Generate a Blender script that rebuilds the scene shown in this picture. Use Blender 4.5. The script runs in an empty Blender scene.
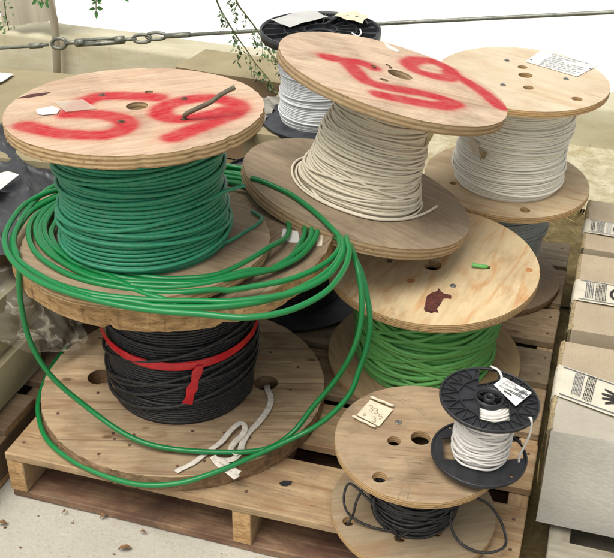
import bpy, bmesh, math, random
from mathutils import Vector, Matrix, noise
from mathutils.geometry import delaunay_2d_cdt
random.seed(11)
rnd = random.random
PI = math.pi
sc = bpy.context.scene
COL = sc.collection

# ------------------------------------------------------------------ camera
PITCH, ROLL, YAW, FPX, H = math.radians(30.64), math.radians(.6), math.radians(-16.7), 1000., 1.47
fw = Vector((math.sin(YAW)*math.cos(PITCH), math.cos(YAW)*math.cos(PITCH), -math.sin(PITCH)))
rt = Vector((math.cos(YAW), -math.sin(YAW), 0)); up = rt.cross(fw)
rt2 = rt*math.cos(ROLL)+up*math.sin(ROLL); up2 = -rt*math.sin(ROLL)+up*math.cos(ROLL)
CAM = Vector((0, 0, H))
cd = bpy.data.cameras.new('camera'); co = bpy.data.objects.new('camera', cd); COL.objects.link(co)
m = Matrix((rt2, up2, -fw)).transposed().to_4x4(); m.translation = CAM
co.matrix_world = m
cd.sensor_fit = 'HORIZONTAL'; cd.sensor_width = 36; cd.lens = 36*FPX/614.; cd.clip_start = .02; cd.clip_end = 400
sc.camera = co

def ray(x, y): return rt2*((x-307)/FPX)+up2*(-(y-279)/FPX)+fw
def at(x, y, z=None, Y=None, X=None):
    d = ray(x, y)
    if z is not None: t = (z-H)/d.z
    elif Y is not None: t = Y/d.y
    else: t = X/d.x
    return CAM+d*t
def on_plane(x, y, c, n):
    d = ray(x, y); return CAM+d*((c-CAM).dot(n)/d.dot(n))

# ------------------------------------------------------------------ object helpers
def tag(o, label=None, cat=None, group=None, kind=None):
    if label: o['label'] = label
    if cat: o['category'] = cat
    if group: o['group'] = group
    if kind: o['kind'] = kind
    return o
def empty(name, loc=(0, 0, 0), mat=None):
    o = bpy.data.objects.new(name, None); COL.objects.link(o); o.empty_display_size = .05
    if mat is not None: o.matrix_world = mat
    else: o.location = loc
    return o
def link(name, me, mats, parent=None, loc=None, smooth=None):
    for mm in (mats if isinstance(mats, (list, tuple)) else [mats]): me.materials.append(mm)
    o = bpy.data.objects.new(name, me); COL.objects.link(o)
    if loc is not None: o.location = loc
    if parent is not None: o.parent = parent
    if smooth:
        for p in me.polygons: p.use_smooth = True
    return o
class MB:
    def __init__(s): s.v = []; s.f = []; s.mi = []; s.sm = []
    def add(s, vs, fs, mi=0, sm=False):
        k = len(s.v); s.v += [tuple(v) for v in vs]
        for f in fs: s.f.append([i+k for i in f]); s.mi.append(mi); s.sm.append(sm)
        return s
    def box(s, c, d, M=None, mi=0, ch=0.0):
        cx, cy, cz = c; x, y, z = d[0]/2, d[1]/2, d[2]/2
        if ch <= 0:
            vs = [Vector((a*x, b*y, e*z)) for e in (-1, 1) for b in (-1, 1) for a in (-1, 1)]
            fs = [(0, 2, 3, 1), (4, 5, 7, 6), (0, 1, 5, 4), (2, 6, 7, 3), (0, 4, 6, 2), (1, 3, 7, 5)]
        else:
            bm = bmesh.new(); bmesh.ops.create_cube(bm, size=1)
            for v in bm.verts: v.co = Vector((v.co.x*2*x, v.co.y*2*y, v.co.z*2*z))
            bmesh.ops.bevel(bm, geom=list(bm.edges), offset=ch, segments=2, profile=.6, affect='EDGES')
            bm.verts.index_update(); vs = [v.co.copy() for v in bm.verts]; fs = [[v.index for v in f.verts] for f in bm.faces]; bm.free()
        R = M if M is not None else Matrix.Identity(3)
        return s.add([R@v+Vector(c) for v in vs], fs, mi)
    def cyl(s, a, b, r0, r1=None, n=20, caps=True, mi=0, sm=True):
        a, b = Vector(a), Vector(b); r1 = r0 if r1 is None else r1
        q = (b-a).to_track_quat('Z', 'Y'); vs = []
        for p, r in ((a, r0), (b, r1)):
            for i in range(n): vs.append(p+q@Vector((r*math.cos(2*PI*i/n), r*math.sin(2*PI*i/n), 0)))
        s.add(vs, [(i, (i+1) % n, n+(i+1) % n, n+i) for i in range(n)], mi, sm)
        if caps:
            k = len(s.v)-2*n
            s.f += [[k+i for i in range(n)][::-1], [k+n+i for i in range(n)]]; s.mi += [mi, mi]; s.sm += [False, False]
        return s
    def tube(s, pts, r, n=8, closed=False, mi=0, flat=1.0):
        P = [Vector(p) for p in pts]; N = len(P)
        if N < 2: return s
        rr = r if isinstance(r, (list, tuple)) else [r]*N
        T = []
        for i in range(N):
            a = P[(i-1) % N] if (closed or i) else P[0]; b = P[(i+1) % N] if (closed or i < N-1) else P[-1]
            T.append((b-a).normalized() if (b-a).length > 1e-9 else Vector((0, 0, 1)))
        u = T[0].orthogonal().normalized()
        if abs(T[0].z) < .9: u = (Vector((0, 0, 1))-T[0]*T[0].z).normalized()
        vs = []
        for i in range(N):
            u = (u-T[i]*u.dot(T[i])).normalized(); w = T[i].cross(u)
            for k in range(n):
                a = 2*PI*k/n; vs.append(P[i]+u*(rr[i]*math.cos(a)*flat)+w*(rr[i]*math.sin(a)))
        fs = []
        for i in range(N if closed else N-1):
            j = (i+1) % N
            for k in range(n): fs.append((i*n+k, i*n+(k+1) % n, j*n+(k+1) % n, j*n+k))
        if not closed: fs += [tuple(range(n))[::-1], tuple((N-1)*n+k for k in range(n))]
        return s.add(vs, fs, mi, True)
    def build(s, name, mats, parent=None, loc=None):
        me = bpy.data.meshes.new(name); me.from_pydata(s.v, [], s.f)
        me.polygons.foreach_set('material_index', s.mi); me.polygons.foreach_set('use_smooth', s.sm); me.update()
        return link(name, me, mats, parent, loc)
def spline(P, k=8, closed=False):
    P = [Vector(p) for p in P]; N = len(P); out = []
    for i in range(N if closed else N-1):
        g = lambda j: P[j % N] if closed else P[min(max(j, 0), N-1)]
        a, b, c, d = g(i-1), g(i), g(i+1), g(i+2)
        for q in range(k):
            t = q/k
            out.append(.5*((2*b)+(-a+c)*t+(2*a-5*b+4*c-d)*t*t+(-a+3*b-3*c+d)*t**3))
    if not closed: out.append(P[-1])
    return out

# ------------------------------------------------------------------ node helpers
def S(r, g=None, b=None):
    if g is None: r, g, b = r
    f = lambda c: (c/255/12.92) if c/255 <= .04045 else ((c/255+.055)/1.055)**2.4
    return (f(r), f(g), f(b), 1)
class NT:
    def __init__(s, name):
        s.m = bpy.data.materials.new(name); s.m.use_nodes = True; s.t = s.m.node_tree; s.t.nodes.clear()
        s.o = s.n('ShaderNodeOutputMaterial'); s.b = s.n('ShaderNodeBsdfPrincipled'); s.l(s.b.outputs[0], s.o.inputs[0])
    def n(s, ty, **k):
        q = s.t.nodes.new(ty)
        for a, v in k.items(): setattr(q, a, v)
        return q
    def l(s, a, b): s.t.links.new(a, b)
    def set(s, sock, v):
        if isinstance(v, bpy.types.NodeSocket): s.l(v, sock)
        else: sock.default_value = v
    def math(s, op, a, b=0., c=None, clamp=False):
        q = s.n('ShaderNodeMath', operation=op, use_clamp=clamp); s.set(q.inputs[0], a); s.set(q.inputs[1], b)
        if c is not None: s.set(q.inputs[2], c)
        return q.outputs[0]
    def vm(s, op, a, b=(0, 0, 0)):
        q = s.n('ShaderNodeVectorMath', operation=op); s.set(q.inputs[0], a)
        if op == 'SCALE': s.set(q.inputs[3], b)
        elif op != 'LENGTH': s.set(q.inputs[1], b)
        return q.outputs[1] if op in ('DOT_PRODUCT', 'LENGTH') else q.outputs[0]
    def co(s, sc=(1, 1, 1), rot=0, rand=False, which='Object'):
        tc = s.n('ShaderNodeTexCoord'); v = tc.outputs[which]
        if rand:
            oi = s.n('ShaderNodeObjectInfo'); cx = s.n('ShaderNodeCombineXYZ')
            r = s.math('MULTIPLY', oi.outputs['Random'], 37.)
            for i in range(3): s.l(r, cx.inputs[i])
            v = s.vm('ADD', v, cx.outputs[0])
        if rot:
            m0 = s.n('ShaderNodeMapping'); s.l(v, m0.inputs[0]); m0.inputs['Rotation'].default_value = (0, 0, rot); v = m0.outputs[0]
        mp = s.n('ShaderNodeMapping'); s.l(v, mp.inputs[0]); mp.inputs['Scale'].default_value = sc
        return mp.outputs[0]
    def noise(s, v, scale=5, det=4, rough=.55, dist=0.):
        q = s.n('ShaderNodeTexNoise'); s.l(v, q.inputs['Vector']); q.inputs['Scale'].default_value = scale; q.inputs['Detail'].default_value = det
        q.inputs['Roughness'].default_value = rough; q.inputs['Distortion'].default_value = dist; return q.outputs['Fac']
    def vor(s, v, scale=5, feat='F1'):
        q = s.n('ShaderNodeTexVoronoi', feature=feat); s.l(v, q.inputs['Vector']); q.inputs['Scale'].default_value = scale; return q.outputs['Distance']
    def ramp(s, f, stops, interp='LINEAR'):
        q = s.n('ShaderNodeValToRGB'); s.l(f, q.inputs[0]); q.color_ramp.interpolation = interp; e = q.color_ramp.elements
        while len(e) < len(stops): e.new(.5)
        for i, (p, c) in enumerate(stops):
            e[i].position = p; e[i].color = c if isinstance(c, (tuple, list)) else (c, c, c, 1)
        return q.outputs[0]
    def mr(s, f, a, b, c=0., d=1., st='SMOOTHSTEP'):
        q = s.n('ShaderNodeMapRange', interpolation_type=st, clamp=True) if st != 'LINEAR' else s.n('ShaderNodeMapRange')
        s.l(f, q.inputs[0]); q.inputs[1].default_value = a; q.inputs[2].default_value = b; q.inputs[3].default_value = c; q.inputs[4].default_value = d; return q.outputs[0]
    def mix(s, f, a, b, mode='MIX'):
        q = s.n('ShaderNodeMix', data_type='RGBA', blend_type=mode); s.set(q.inputs[0], f); s.set(q.inputs[6], a); s.set(q.inputs[7], b); return q.outputs[2]
    def bump(s, h, st=.3, d=.002):
        q = s.n('ShaderNodeBump'); s.l(h, q.inputs['Height']); q.inputs['Strength'].default_value = st; q.inputs['Distance'].default_value = d
        s.l(q.outputs[0], s.b.inputs['Normal']); return q
    def fin(s, col, rough=.6, spec=.3, **k):
        s.set(s.b.inputs['Base Color'], col); s.set(s.b.inputs['Roughness'], rough); s.b.inputs['Specular IOR Level'].default_value = spec
        for a, v in k.items(): s.set(s.b.inputs[a.replace('_', ' ')], v)
        return s.m

def plain(name, c, rough=.5, spec=.4, var=.12, sc_=30, bump=.0, rand=True, **k):
    t = NT(name); v = t.co(rand=rand); n = t.noise(v, sc_, 5)
    c2 = tuple(min(1, x*(1-var*2)) for x in c[:3])+(1,); c3 = tuple(min(1, x*(1+var)) for x in c[:3])+(1,)
    col = t.ramp(n, [(.3, c2), (.7, c3)])
    if bump: t.bump(n, bump, .002)
    return t.fin(col, rough, spec, **k)

def sdf(t, pos, lines):
    """distance in metres from pos (xy) to a set of polylines: the path of a spray can over the board"""
    out = None
    for L in lines:
        for a, b in zip(L[:-1], L[1:]):
            a3 = (a[0], a[1], 0); ba = (b[0]-a[0], b[1]-a[1], 0); bb = ba[0]**2+ba[1]**2
            pa = t.vm('SUBTRACT', pos, a3); h = t.math('MULTIPLY', t.vm('DOT_PRODUCT', pa, ba), 1/bb, clamp=True)
            q = t.vm('SCALE', ba, h); d = t.vm('LENGTH', t.vm('SUBTRACT', pa, q))
            out = d if out is None else t.math('MINIMUM', out, d)
    return out

def wood(name, light, dark, rot=0., grain=1., plank=0., rings=0., ringcol=None, dirt=.35, dirtcol=None, paint=None, paintcol=None, rough=.75, rand=False,
         knots=0., across=60, crack=0.):
    def dry(c, k=.30):
        g = c[0]*.35+c[1]*.5+c[2]*.15; return tuple(x*(1-k)+g*k*t_ for x, t_ in zip(c[:3], (1.0, .99, .70)))+(1,)
    light, dark = dry(light), dry(dark); ringcol = dry(ringcol, .15) if ringcol else None
    t = NT(name)
    v0 = t.co(rand=rand)
    v = t.co((3.5*grain, across*grain, 20), rot, rand)
    pv = None
    if plank:
        mp = t.co((1, 1, 1), rot, rand); sx = t.n('ShaderNodeSeparateXYZ'); t.l(mp, sx.inputs[0])
        q = t.math('DIVIDE', sx.outputs[1], plank); fl = t.math('FLOOR', q); fr = t.math('FRACT', q)
        wn = t.n('ShaderNodeTexWhiteNoise', noise_dimensions='1D'); t.l(fl, wn.inputs['W']); pv = wn.outputs[0]
        cb = t.n('ShaderNodeCombineXYZ'); t.l(t.math('MULTIPLY', pv, 9.), cb.inputs[0]); t.l(t.math('MULTIPLY', pv, 31.), cb.inputs[1]); v = t.vm('ADD', v, cb.outputs[0])
    n1 = t.noise(v, 1.6, 8, .65, .5)
    n2 = t.noise(v, 6., 5, .7)
    mixn = t.math('ADD', t.math('MULTIPLY', n1, .72), t.math('MULTIPLY', n2, .28))
    mid = tuple((a+b)/2 for a, b in zip(light, dark))
    col = t.ramp(mixn, [(.33, dark), (.5, mid), (.64, light)])
    if rings:
        w = t.co((1.1, 5.5, 3), rot, rand); rn = t.noise(w, 1.5, 2.5, .45, .35)
        f = t.math('FRACT', t.math('MULTIPLY', rn, rings)); f = t.math('ABSOLUTE', t.math('SUBTRACT', f, .5))
        f = t.mr(f, .30, .49); f = t.math('MULTIPLY', f, t.mr(t.noise(v, 1.2, 4, .6), .35, .62))
        col = t.mix(t.math('MULTIPLY', f, .8), col, ringcol or dark)
        pt = t.mr(t.noise(t.co((6, 17, 4), rot, rand), 1.9, 3, .6, .8), .52, .66)
        col = t.mix(t.math('MULTIPLY', pt, .42), col, ringcol or dark)
    h = mixn
    if plank:
        tone = t.math('ADD', .72, t.math('MULTIPLY', pv, .45)); cc = t.n('ShaderNodeCombineColor')
        for i in range(3): t.l(tone, cc.inputs[i])
        col = t.mix(1., col, cc.outputs[0], 'MULTIPLY')
        e = t.math('MINIMUM', fr, t.math('SUBTRACT', 1., fr)); g = t.mr(e, .003, .018)
        col = t.mix(t.math('ADD', .45, t.math('MULTIPLY', g, .55)), S(84, 64, 42), col); h = t.math('ADD', h, t.math('MULTIPLY', g, 1.2))
    if knots:
        kv = t.co((7, 13, 7), rot, rand); kd = t.vor(kv, knots); k = t.mr(kd, .05, .11, 1, 0); col = t.mix(t.math('MULTIPLY', k, .75), col, S(92, 60, 38))
    if crack:
        cv = t.noise(t.co((1.2, 46, 9), rot, rand), 2.2, 3, .5, .2); ck = t.mr(t.math('ABSOLUTE', t.math('SUBTRACT', cv, .5)), .0, .012, 1, 0)
        ck = t.math('MULTIPLY', ck, t.mr(t.noise(v0, 6, 2), .5, .62)); col = t.mix(t.math('MULTIPLY', ck, crack), col, S(60, 44, 32)); h = t.math('SUBTRACT', h, ck)
    dn = t.noise(v0, 9, 6, .62, .6); dm = t.mr(dn, .42, .72); col = t.mix(t.math('MULTIPLY', dm, dirt), col, dirtcol or S(98, 82, 64))
    sp = t.mr(t.noise(v0, 90, 3, .7), .62, .74); col = t.mix(t.math('MULTIPLY', sp, dirt*.7), col, S(80, 62, 46))
    bl = t.noise(t.co((1, 1, 1), rot, rand), 3.4, 5, .7, 1.1); col = t.mix(t.mr(bl, .50, .70, 0, min(.75, dirt*1.3)), col, dry(dirtcol or S(116, 100, 82), .3))
    gs = t.noise(t.co((5, 34, 5), rot, rand), 1.7, 5, .7, .3); col = t.mix(t.mr(gs, .56, .70, 0, min(.6, dirt*1.2)), col, S(104, 88, 70))
    if paint:
        sx = t.n('ShaderNodeSeparateXYZ'); t.l(t.co(), sx.inputs[0]); cb = t.n('ShaderNodeCombineXYZ'); t.l(sx.outputs[0], cb.inputs[0]); t.l(sx.outputs[1], cb.inputs[1])
        d = sdf(t, cb.outputs[0], [[tuple(q)[:2] for q in spline([(a, b, 0) for a, b in l], 2)] if len(l) > 2 else l for l in paint])
        d = t.math('ADD', d, t.math('MULTIPLY', t.math('SUBTRACT', t.noise(v0, 32, 4, .6), .5), .009))
        pm = t.mr(d, .0132, .032, 1, 0)
        spr = t.math('MULTIPLY', t.mr(d, .02, .052, .5, 0), t.mr(t.noise(v0, 380, 2, .8), .45, .62))
        pm = t.math('MAXIMUM', pm, spr); strk = t.mr(n2, .34, .56, .78, 1.); pm = t.math('MULTIPLY', t.math('MULTIPLY', pm, strk, clamp=True), t.mr(t.noise(v0, 26, 3, .6), .3, .62, .86, 1.))
        col = t.mix(pm, col, paintcol or S(178, 18, 38))
    t.bump(h, .35, .0015)
    return t.fin(col, rough, .25)

def plyedge(name, a, b, layers=0.0028, ends=True):
    t = NT(name); v = t.co(); sx = t.n('ShaderNodeSeparateXYZ'); t.l(v, sx.inputs[0])
    wob = t.noise(v, 40, 3); z = t.math('ADD', sx.outputs[2], t.math('MULTIPLY', wob, .0012))
    f = t.math('FRACT', t.math('DIVIDE', z, layers)); st = t.mr(t.math('ABSOLUTE', t.math('SUBTRACT', f, .5)), .12, .4)
    col = t.mix(st, a, b)
    n = t.noise(t.co((1, 1, 3)), 70, 5, .7); col = t.mix(t.mr(n, .55, .75), col, S(70, 52, 36))
    n = t.noise(t.co(), 14, 4, .6); col = t.mix(t.mr(n, .45, .75, 0, .5), col, S(150, 125, 90))
    t.bump(n, .6, .003)
    return t.fin(col, .85, .15)

def plankedge(name, a, b):
    """end grain and broken edges of thick planks"""
    t = NT(name); v = t.co(); n = t.noise(t.co((30, 30, 110)), 1, 5, .7); col = t.ramp(n, [(.3, b), (.68, a)])
    cn = t.noise(t.co((9, 9, 55)), 1.5, 4, .6, .6); cr = t.mr(t.math('ABSOLUTE', t.math('SUBTRACT', cn, .5)), .0, .016, 1, 0); col = t.mix(t.math('MULTIPLY', cr, .6), col, S(66, 48, 34)); cv = t.noise(t.co((60, 60, 4)), 1., 3, .6); col = t.mix(t.mr(cv, .56, .66, 0, .35), col, S(92, 68, 46))
    n3 = t.noise(v, 22, 5, .7); col = t.mix(t.mr(n3, .56, .72, 0, .6), col, S(66, 48, 34))
    t.bump(n3, .7, .004)
    return t.fin(col, .85, .15)

def cable_mat(name, c, rough=.38, dust=.15, dustc=None, var=.25, sheen=.45):
    t = NT(name); v = t.co(); n = t.noise(v, 9, 5, .6); n2 = t.noise(v, 160, 3, .6)
    d = tuple(x*(1-var) for x in c[:3])+(1,); col = t.ramp(n, [(.3, d), (.65, c)])
    col = t.mix(t.math('MULTIPLY', t.mr(n2, .42, .75), dust), col, dustc or S(170, 160, 140))
    r = t.mr(n, .3, .7, rough-.04, rough+.12)
    return t.fin(col, r, sheen)

# ------------------------------------------------------------------ materials
M = {}
M['steel'] = plain('galvanised_steel', S(132, 134, 122), .5, .5, .2, 60, .1, Metallic=.55)
M['bolt'] = plain('rusty_bolt', S(120, 92, 78), .6, .4, .3, 200, .3, Metallic=.3)
M['zinc'] = plain('zinc_bolt', S(150, 152, 150), .4, .5, .2, 200, .2, Metallic=.8)
M['black_plastic'] = plain('black_plastic', S(44, 45, 47), .42, .45, .2, 60, .06)
M['black_plastic2'] = plain('dusty_black_plastic', S(62, 64, 68), .5, .4, .25, 25, .06)
M['paper'] = plain('white_paper', S(214, 213, 206), .8, .1, .05, 30, .05)
M['paper_grey'] = plain('greyish_paper', S(190, 190, 184), .8, .1, .06, 20, .1)
M['card'] = plain('cream_card', S(212, 202, 176), .8, .1, .07, 60, .1)
M['ink'] = plain('printed_ink', S(96, 98, 104), .8, .1, .2, 300)
M['ink_dark'] = plain('dark_ink', S(58, 56, 54), .8, .1, .2, 300)
M['pencil'] = plain('pencil_marks', S(158, 142, 120), .8, .1, .2, 300)
M['red_tape'] = plain('red_plastic_tape', S(206, 30, 42), .32, .5, .12, 60, .25)
M['webbing'] = plain('white_webbing', S(214, 206, 192), .75, .2, .12, 90, .5)
M['green_new'] = cable_mat('bright_green_cable', S(108, 186, 98), .42, .12)
M['green_dk'] = cable_mat('deep_green_cable', S(40, 138, 100), .45, .16)
M['green_loose'] = cable_mat('glossy_green_cable', S(20, 122, 62), .30, .0, var=.10, sheen=.5)
M['black_cable'] = cable_mat('black_cable', S(36, 36, 38), .42, .10)
M['cream_cable'] = cable_mat('cream_cable', S(226, 217, 194), .45, .12, S(150, 132, 98), .08)
M['white_cable'] = cable_mat('white_cable', S(234, 230, 214), .45, .10, S(160, 152, 126), .06)
M['cool_cable'] = cable_mat('cool_white_cable', S(222, 224, 222), .45, .08, S(150, 152, 150), .08)
M['white_wire'] = cable_mat('white_wire', S(226, 222, 214), .35, .05, var=.04)
M['grey_cable'] = cable_mat('grey_cable', S(176, 180, 172), .45, .12, S(120, 118, 104), .1)
M['rod'] = plain('dark_rod', S(98, 92, 74), .6, .3, .2, 80, .3)
M['core'] = plain('barrel_board', S(128, 104, 80), .8, .2, .2, 30, .3)
M['stain'] = plain('torn_brown_sticker', S(92, 52, 44), .6, .3, .3, 120, .5)
M['leaf'] = plain('green_leaf', S(104, 128, 84), .5, .3, .3, 40)
M['leaf_dark'] = plain('dark_green_leaf', S(58, 108, 44), .45, .35, .25, 40)
M['stem'] = plain('vine_stem', S(92, 92, 56), .7, .2, .2, 60)
M['dryleaf'] = plain('dry_leaf', S(128, 98, 68), .8, .15, .3, 90, .3)
M['straw'] = plain('straw', S(196, 178, 128), .8, .15, .2, 90)

def cardboard(name, c, dirt=.3, corr=True, rot=0, dimple=False):
    t = NT(name); v = t.co(); n = t.noise(v, 7, 5, .6); n2 = t.noise(v, 120, 3, .6)
    d = tuple(x*.78 for x in c[:3])+(1,)
    col = t.ramp(n, [(.3, d), (.68, c)]); col = t.mix(t.mr(n2, .5, .75, 0, dirt), col, S(130, 110, 84))
    h = n2
    if corr:
        sx = t.n('ShaderNodeSeparateXYZ'); t.l(t.co((1, 1, 1), rot), sx.inputs[0])
        w = t.math('SINE', t.math('MULTIPLY', sx.outputs[0], 1100.)); h = t.math('ADD', h, t.math('MULTIPLY', w, .28))
        col = t.mix(t.math('MULTIPLY', t.math('ADD', w, 1.), .035), col, S(120, 104, 82))
    if dimple:
        vd = t.vor(t.co((95, 95, 190)), 1.); h = t.math('ADD', t.math('MULTIPLY', h, .2), t.math('MULTIPLY', vd, .7)); col = t.mix(t.mr(vd, .25, .6, 0, .10), col, S(130, 126, 118))
    t.bump(h, .4, .0012)
    return t.fin(col, .85, .15)
M['carton'] = cardboard('tan_cardboard', S(180, 165, 139), .25)
M['carton_pale'] = cardboard('pale_dimpled_wrap', S(198, 194, 182), .12, False, 0, True)
M['carton_pale_top'] = cardboard('pale_sacking', S(182, 175, 158), .16, False)
M['carton_olive'] = cardboard('olive_cardboard', S(160, 148, 116), .2, False)
M['carton_cream'] = cardboard('cream_cardboard', S(176, 168, 136), .3, False)
M['carton_brown'] = cardboard('brown_cardboard', S(132, 112, 86), .3, False)
M['kraft_edge'] = plain('raw_cardboard_edge', S(176, 158, 122), .9, .1, .3, 200, .8)
M['yellow_tape'] = plain('yellowed_clear_tape', S(190, 184, 110), .3, .5, .2, 30, .1)

# ------------------------------------------------------------------ flanges
def disc_mesh(R, t, holes=(), jit=.0006, rings=4, n=160, polys=(), chips=(), warp=0.):
    """a round board with real holes: top and bottom by constrained triangulation, a rim of several rough rings"""
    ph = rnd()*50
    def rad(a, k):
        r = R+jit*.9*noise.noise(Vector((math.cos(a)*5+ph, math.sin(a)*5, 1)))+jit*1.3*noise.noise(Vector((math.cos(a)*22+ph, math.sin(a)*22, k*7.7)))+jit*1.1*noise.noise(Vector((math.cos(a)*70+ph, math.sin(a)*70, k*3.3)))
        for (ca, w, dep) in chips:
            dd = abs((a-ca+PI) % (2*PI)-PI)
            if dd < w: r -= dep*(1-(dd/w)**2)*(.6+.8*abs(noise.noise(Vector((a*25, k*2., ph)))))
        return r
    loops = [[Vector((rad(2*PI*i/n, 0)*math.cos(2*PI*i/n), rad(2*PI*i/n, 0)*math.sin(2*PI*i/n))) for i in range(n)]]
    for (x, y, r) in holes:
        k = 28; loops.append([Vector((x+r*math.cos(2*PI*i/k), y+r*math.sin(2*PI*i/k))) for i in range(k)])
    for p in polys: loops.append([Vector(q) for q in p])
    co = []; ed = []
    for L in loops:
        b = len(co); co += L; ed += [(b+i, b+(i+1) % len(L)) for i in range(len(L))]
    V, E_, F, *_ = delaunay_2d_cdt(co, ed, [], 1, 1e-7)
    def inside(p, L):
        c = False; j = len(L)-1
        for i in range(len(L)):
            if (L[i].y > p.y) != (L[j].y > p.y) and p.x < (L[j].x-L[i].x)*(p.y-L[i].y)/(L[j].y-L[i].y)+L[i].x: c = not c
            j = i
        return c
    keep = []
    for f in F:
        c = sum((V[i] for i in f), Vector((0, 0)))/len(f)
        if inside(c, loops[0]) and not any(inside(c, L) for L in loops[1:]): keep.append(f)
    mb = MB(); nv = len(V)
    wz = lambda p: warp*noise.noise(Vector((p[0]*4+ph, p[1]*4, 0)))
    mb.add([(p.x, p.y, 0+wz(p)) for p in V], [tuple(f) for f in keep]); mb.add([(p.x, p.y, -t+wz(p)) for p in V], [tuple(reversed(f)) for f in keep])
    vs = []; 
    for k in range(rings+1):
        z = -t*k/rings
        for i in range(n):
            a = 2*PI*i/n; r = rad(a, 0) if k in (0, rings) else rad(a, k)+.0005
            p = (r*math.cos(a), r*math.sin(a)); vs.append((p[0], p[1], z+wz(p)))
    mb.add(vs, [(k*n+i, (k+1)*n+i, (k+1)*n+(i+1) % n, k*n+(i+1) % n) for k in range(rings) for i in range(n)], 1, True)
    for L in loops[1:]:
        q = len(L); mb.add([(p.x, p.y, wz(p)) for p in L]+[(p.x, p.y, -t+wz(p)) for p in L], [(i, (i+1) % q, q+(i+1) % q, q+i) for i in range(q)], 1)
    return mb

def winding(z0, z1, rf, d, mess=6, amp=.01, seg=56, sides=6, jit=.0004, lift=.9, over=(), tilt=.0012, inner=True):
    """cable wound round the barrel: a close helix plus turns that cross it; rf(z) is the outer radius of the helix"""
    mb = MB(); turns = max(2, int((z1-z0)/(d*.98))); P = []
    pr = [[rnd()*2*PI, rnd(), rnd()] for _ in range(turns+2)]
    for k in range(turns*seg+1):
        q = k/seg; i = int(q); f = q-i; a = 2*PI*q
        z = z0+d/2+(z1-z0-d)*q/turns
        j0, j1 = pr[i], pr[min(i+1, turns)]
        am = (j0[1]*(1-f)+j1[1]*f); ph = j0[0]
        z += tilt*(am-.3)*math.sin(a+j0[0]*(1-f)+j1[0]*f)
        r = rf((z-z0)/(z1-z0))-d/2+jit*((j0[2]*(1-f)+j1[2]*f)*2-1)*2+jit*noise.noise(Vector((math.cos(a)*2, math.sin(a)*2, q)))*1.5
        P.append((r*math.cos(a), r*math.sin(a), min(max(z, z0+d*.4), z1-d*.4)))
    mb.tube(P, d*.47, sides)
    if inner:
        N = 48; R = 8; vs = []
        for k in range(R+1):
            z = z0+(z1-z0)*k/R; r = rf(k/R)-d*.62
            vs += [(r*math.cos(2*PI*i/N), r*math.sin(2*PI*i/N), z) for i in range(N)]
        mb.add(vs, [(k*N+i, k*N+(i+1) % N, (k+1)*N+(i+1) % N, (k+1)*N+i) for k in range(R) for i in range(N)], 0, True)
    for q in range(mess):
        zc = z0+(z1-z0)*(.08+.84*(q+rnd()*.8)/mess); A = amp*(.3+rnd()); ph = rnd()*2*PI; ph2 = rnd()*6; B = amp*.4*rnd()
        P = []
        for i in range(72):
            a = 2*PI*i/72; z = zc+A*math.sin(a+ph)+B*math.sin(2*a+ph2); z = min(max(z, z0+d*.5), z1-d*.5)
            r = rf((z-z0)/(z1-z0))+d*.5*lift*(.75+.25*math.sin(3*a+ph))
            P.append((r*math.cos(a), r*math.sin(a), z))
        mb.tube(P, d/2, sides, True)
    for (pts) in over: mb.tube(spline(pts, 6), d/2, sides)
    return mb

def frame(c, tx, ty):
    n = Vector((math.sin(tx), math.sin(ty), 0)); n.z = math.sqrt(1-n.x**2-n.y**2)
    x = (Vector((1, 0, 0))-n*n.x).normalized(); y = n.cross(x)
    m = Matrix((x, y, n)).transposed().to_4x4(); m.translation = Vector(c); return m

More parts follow.
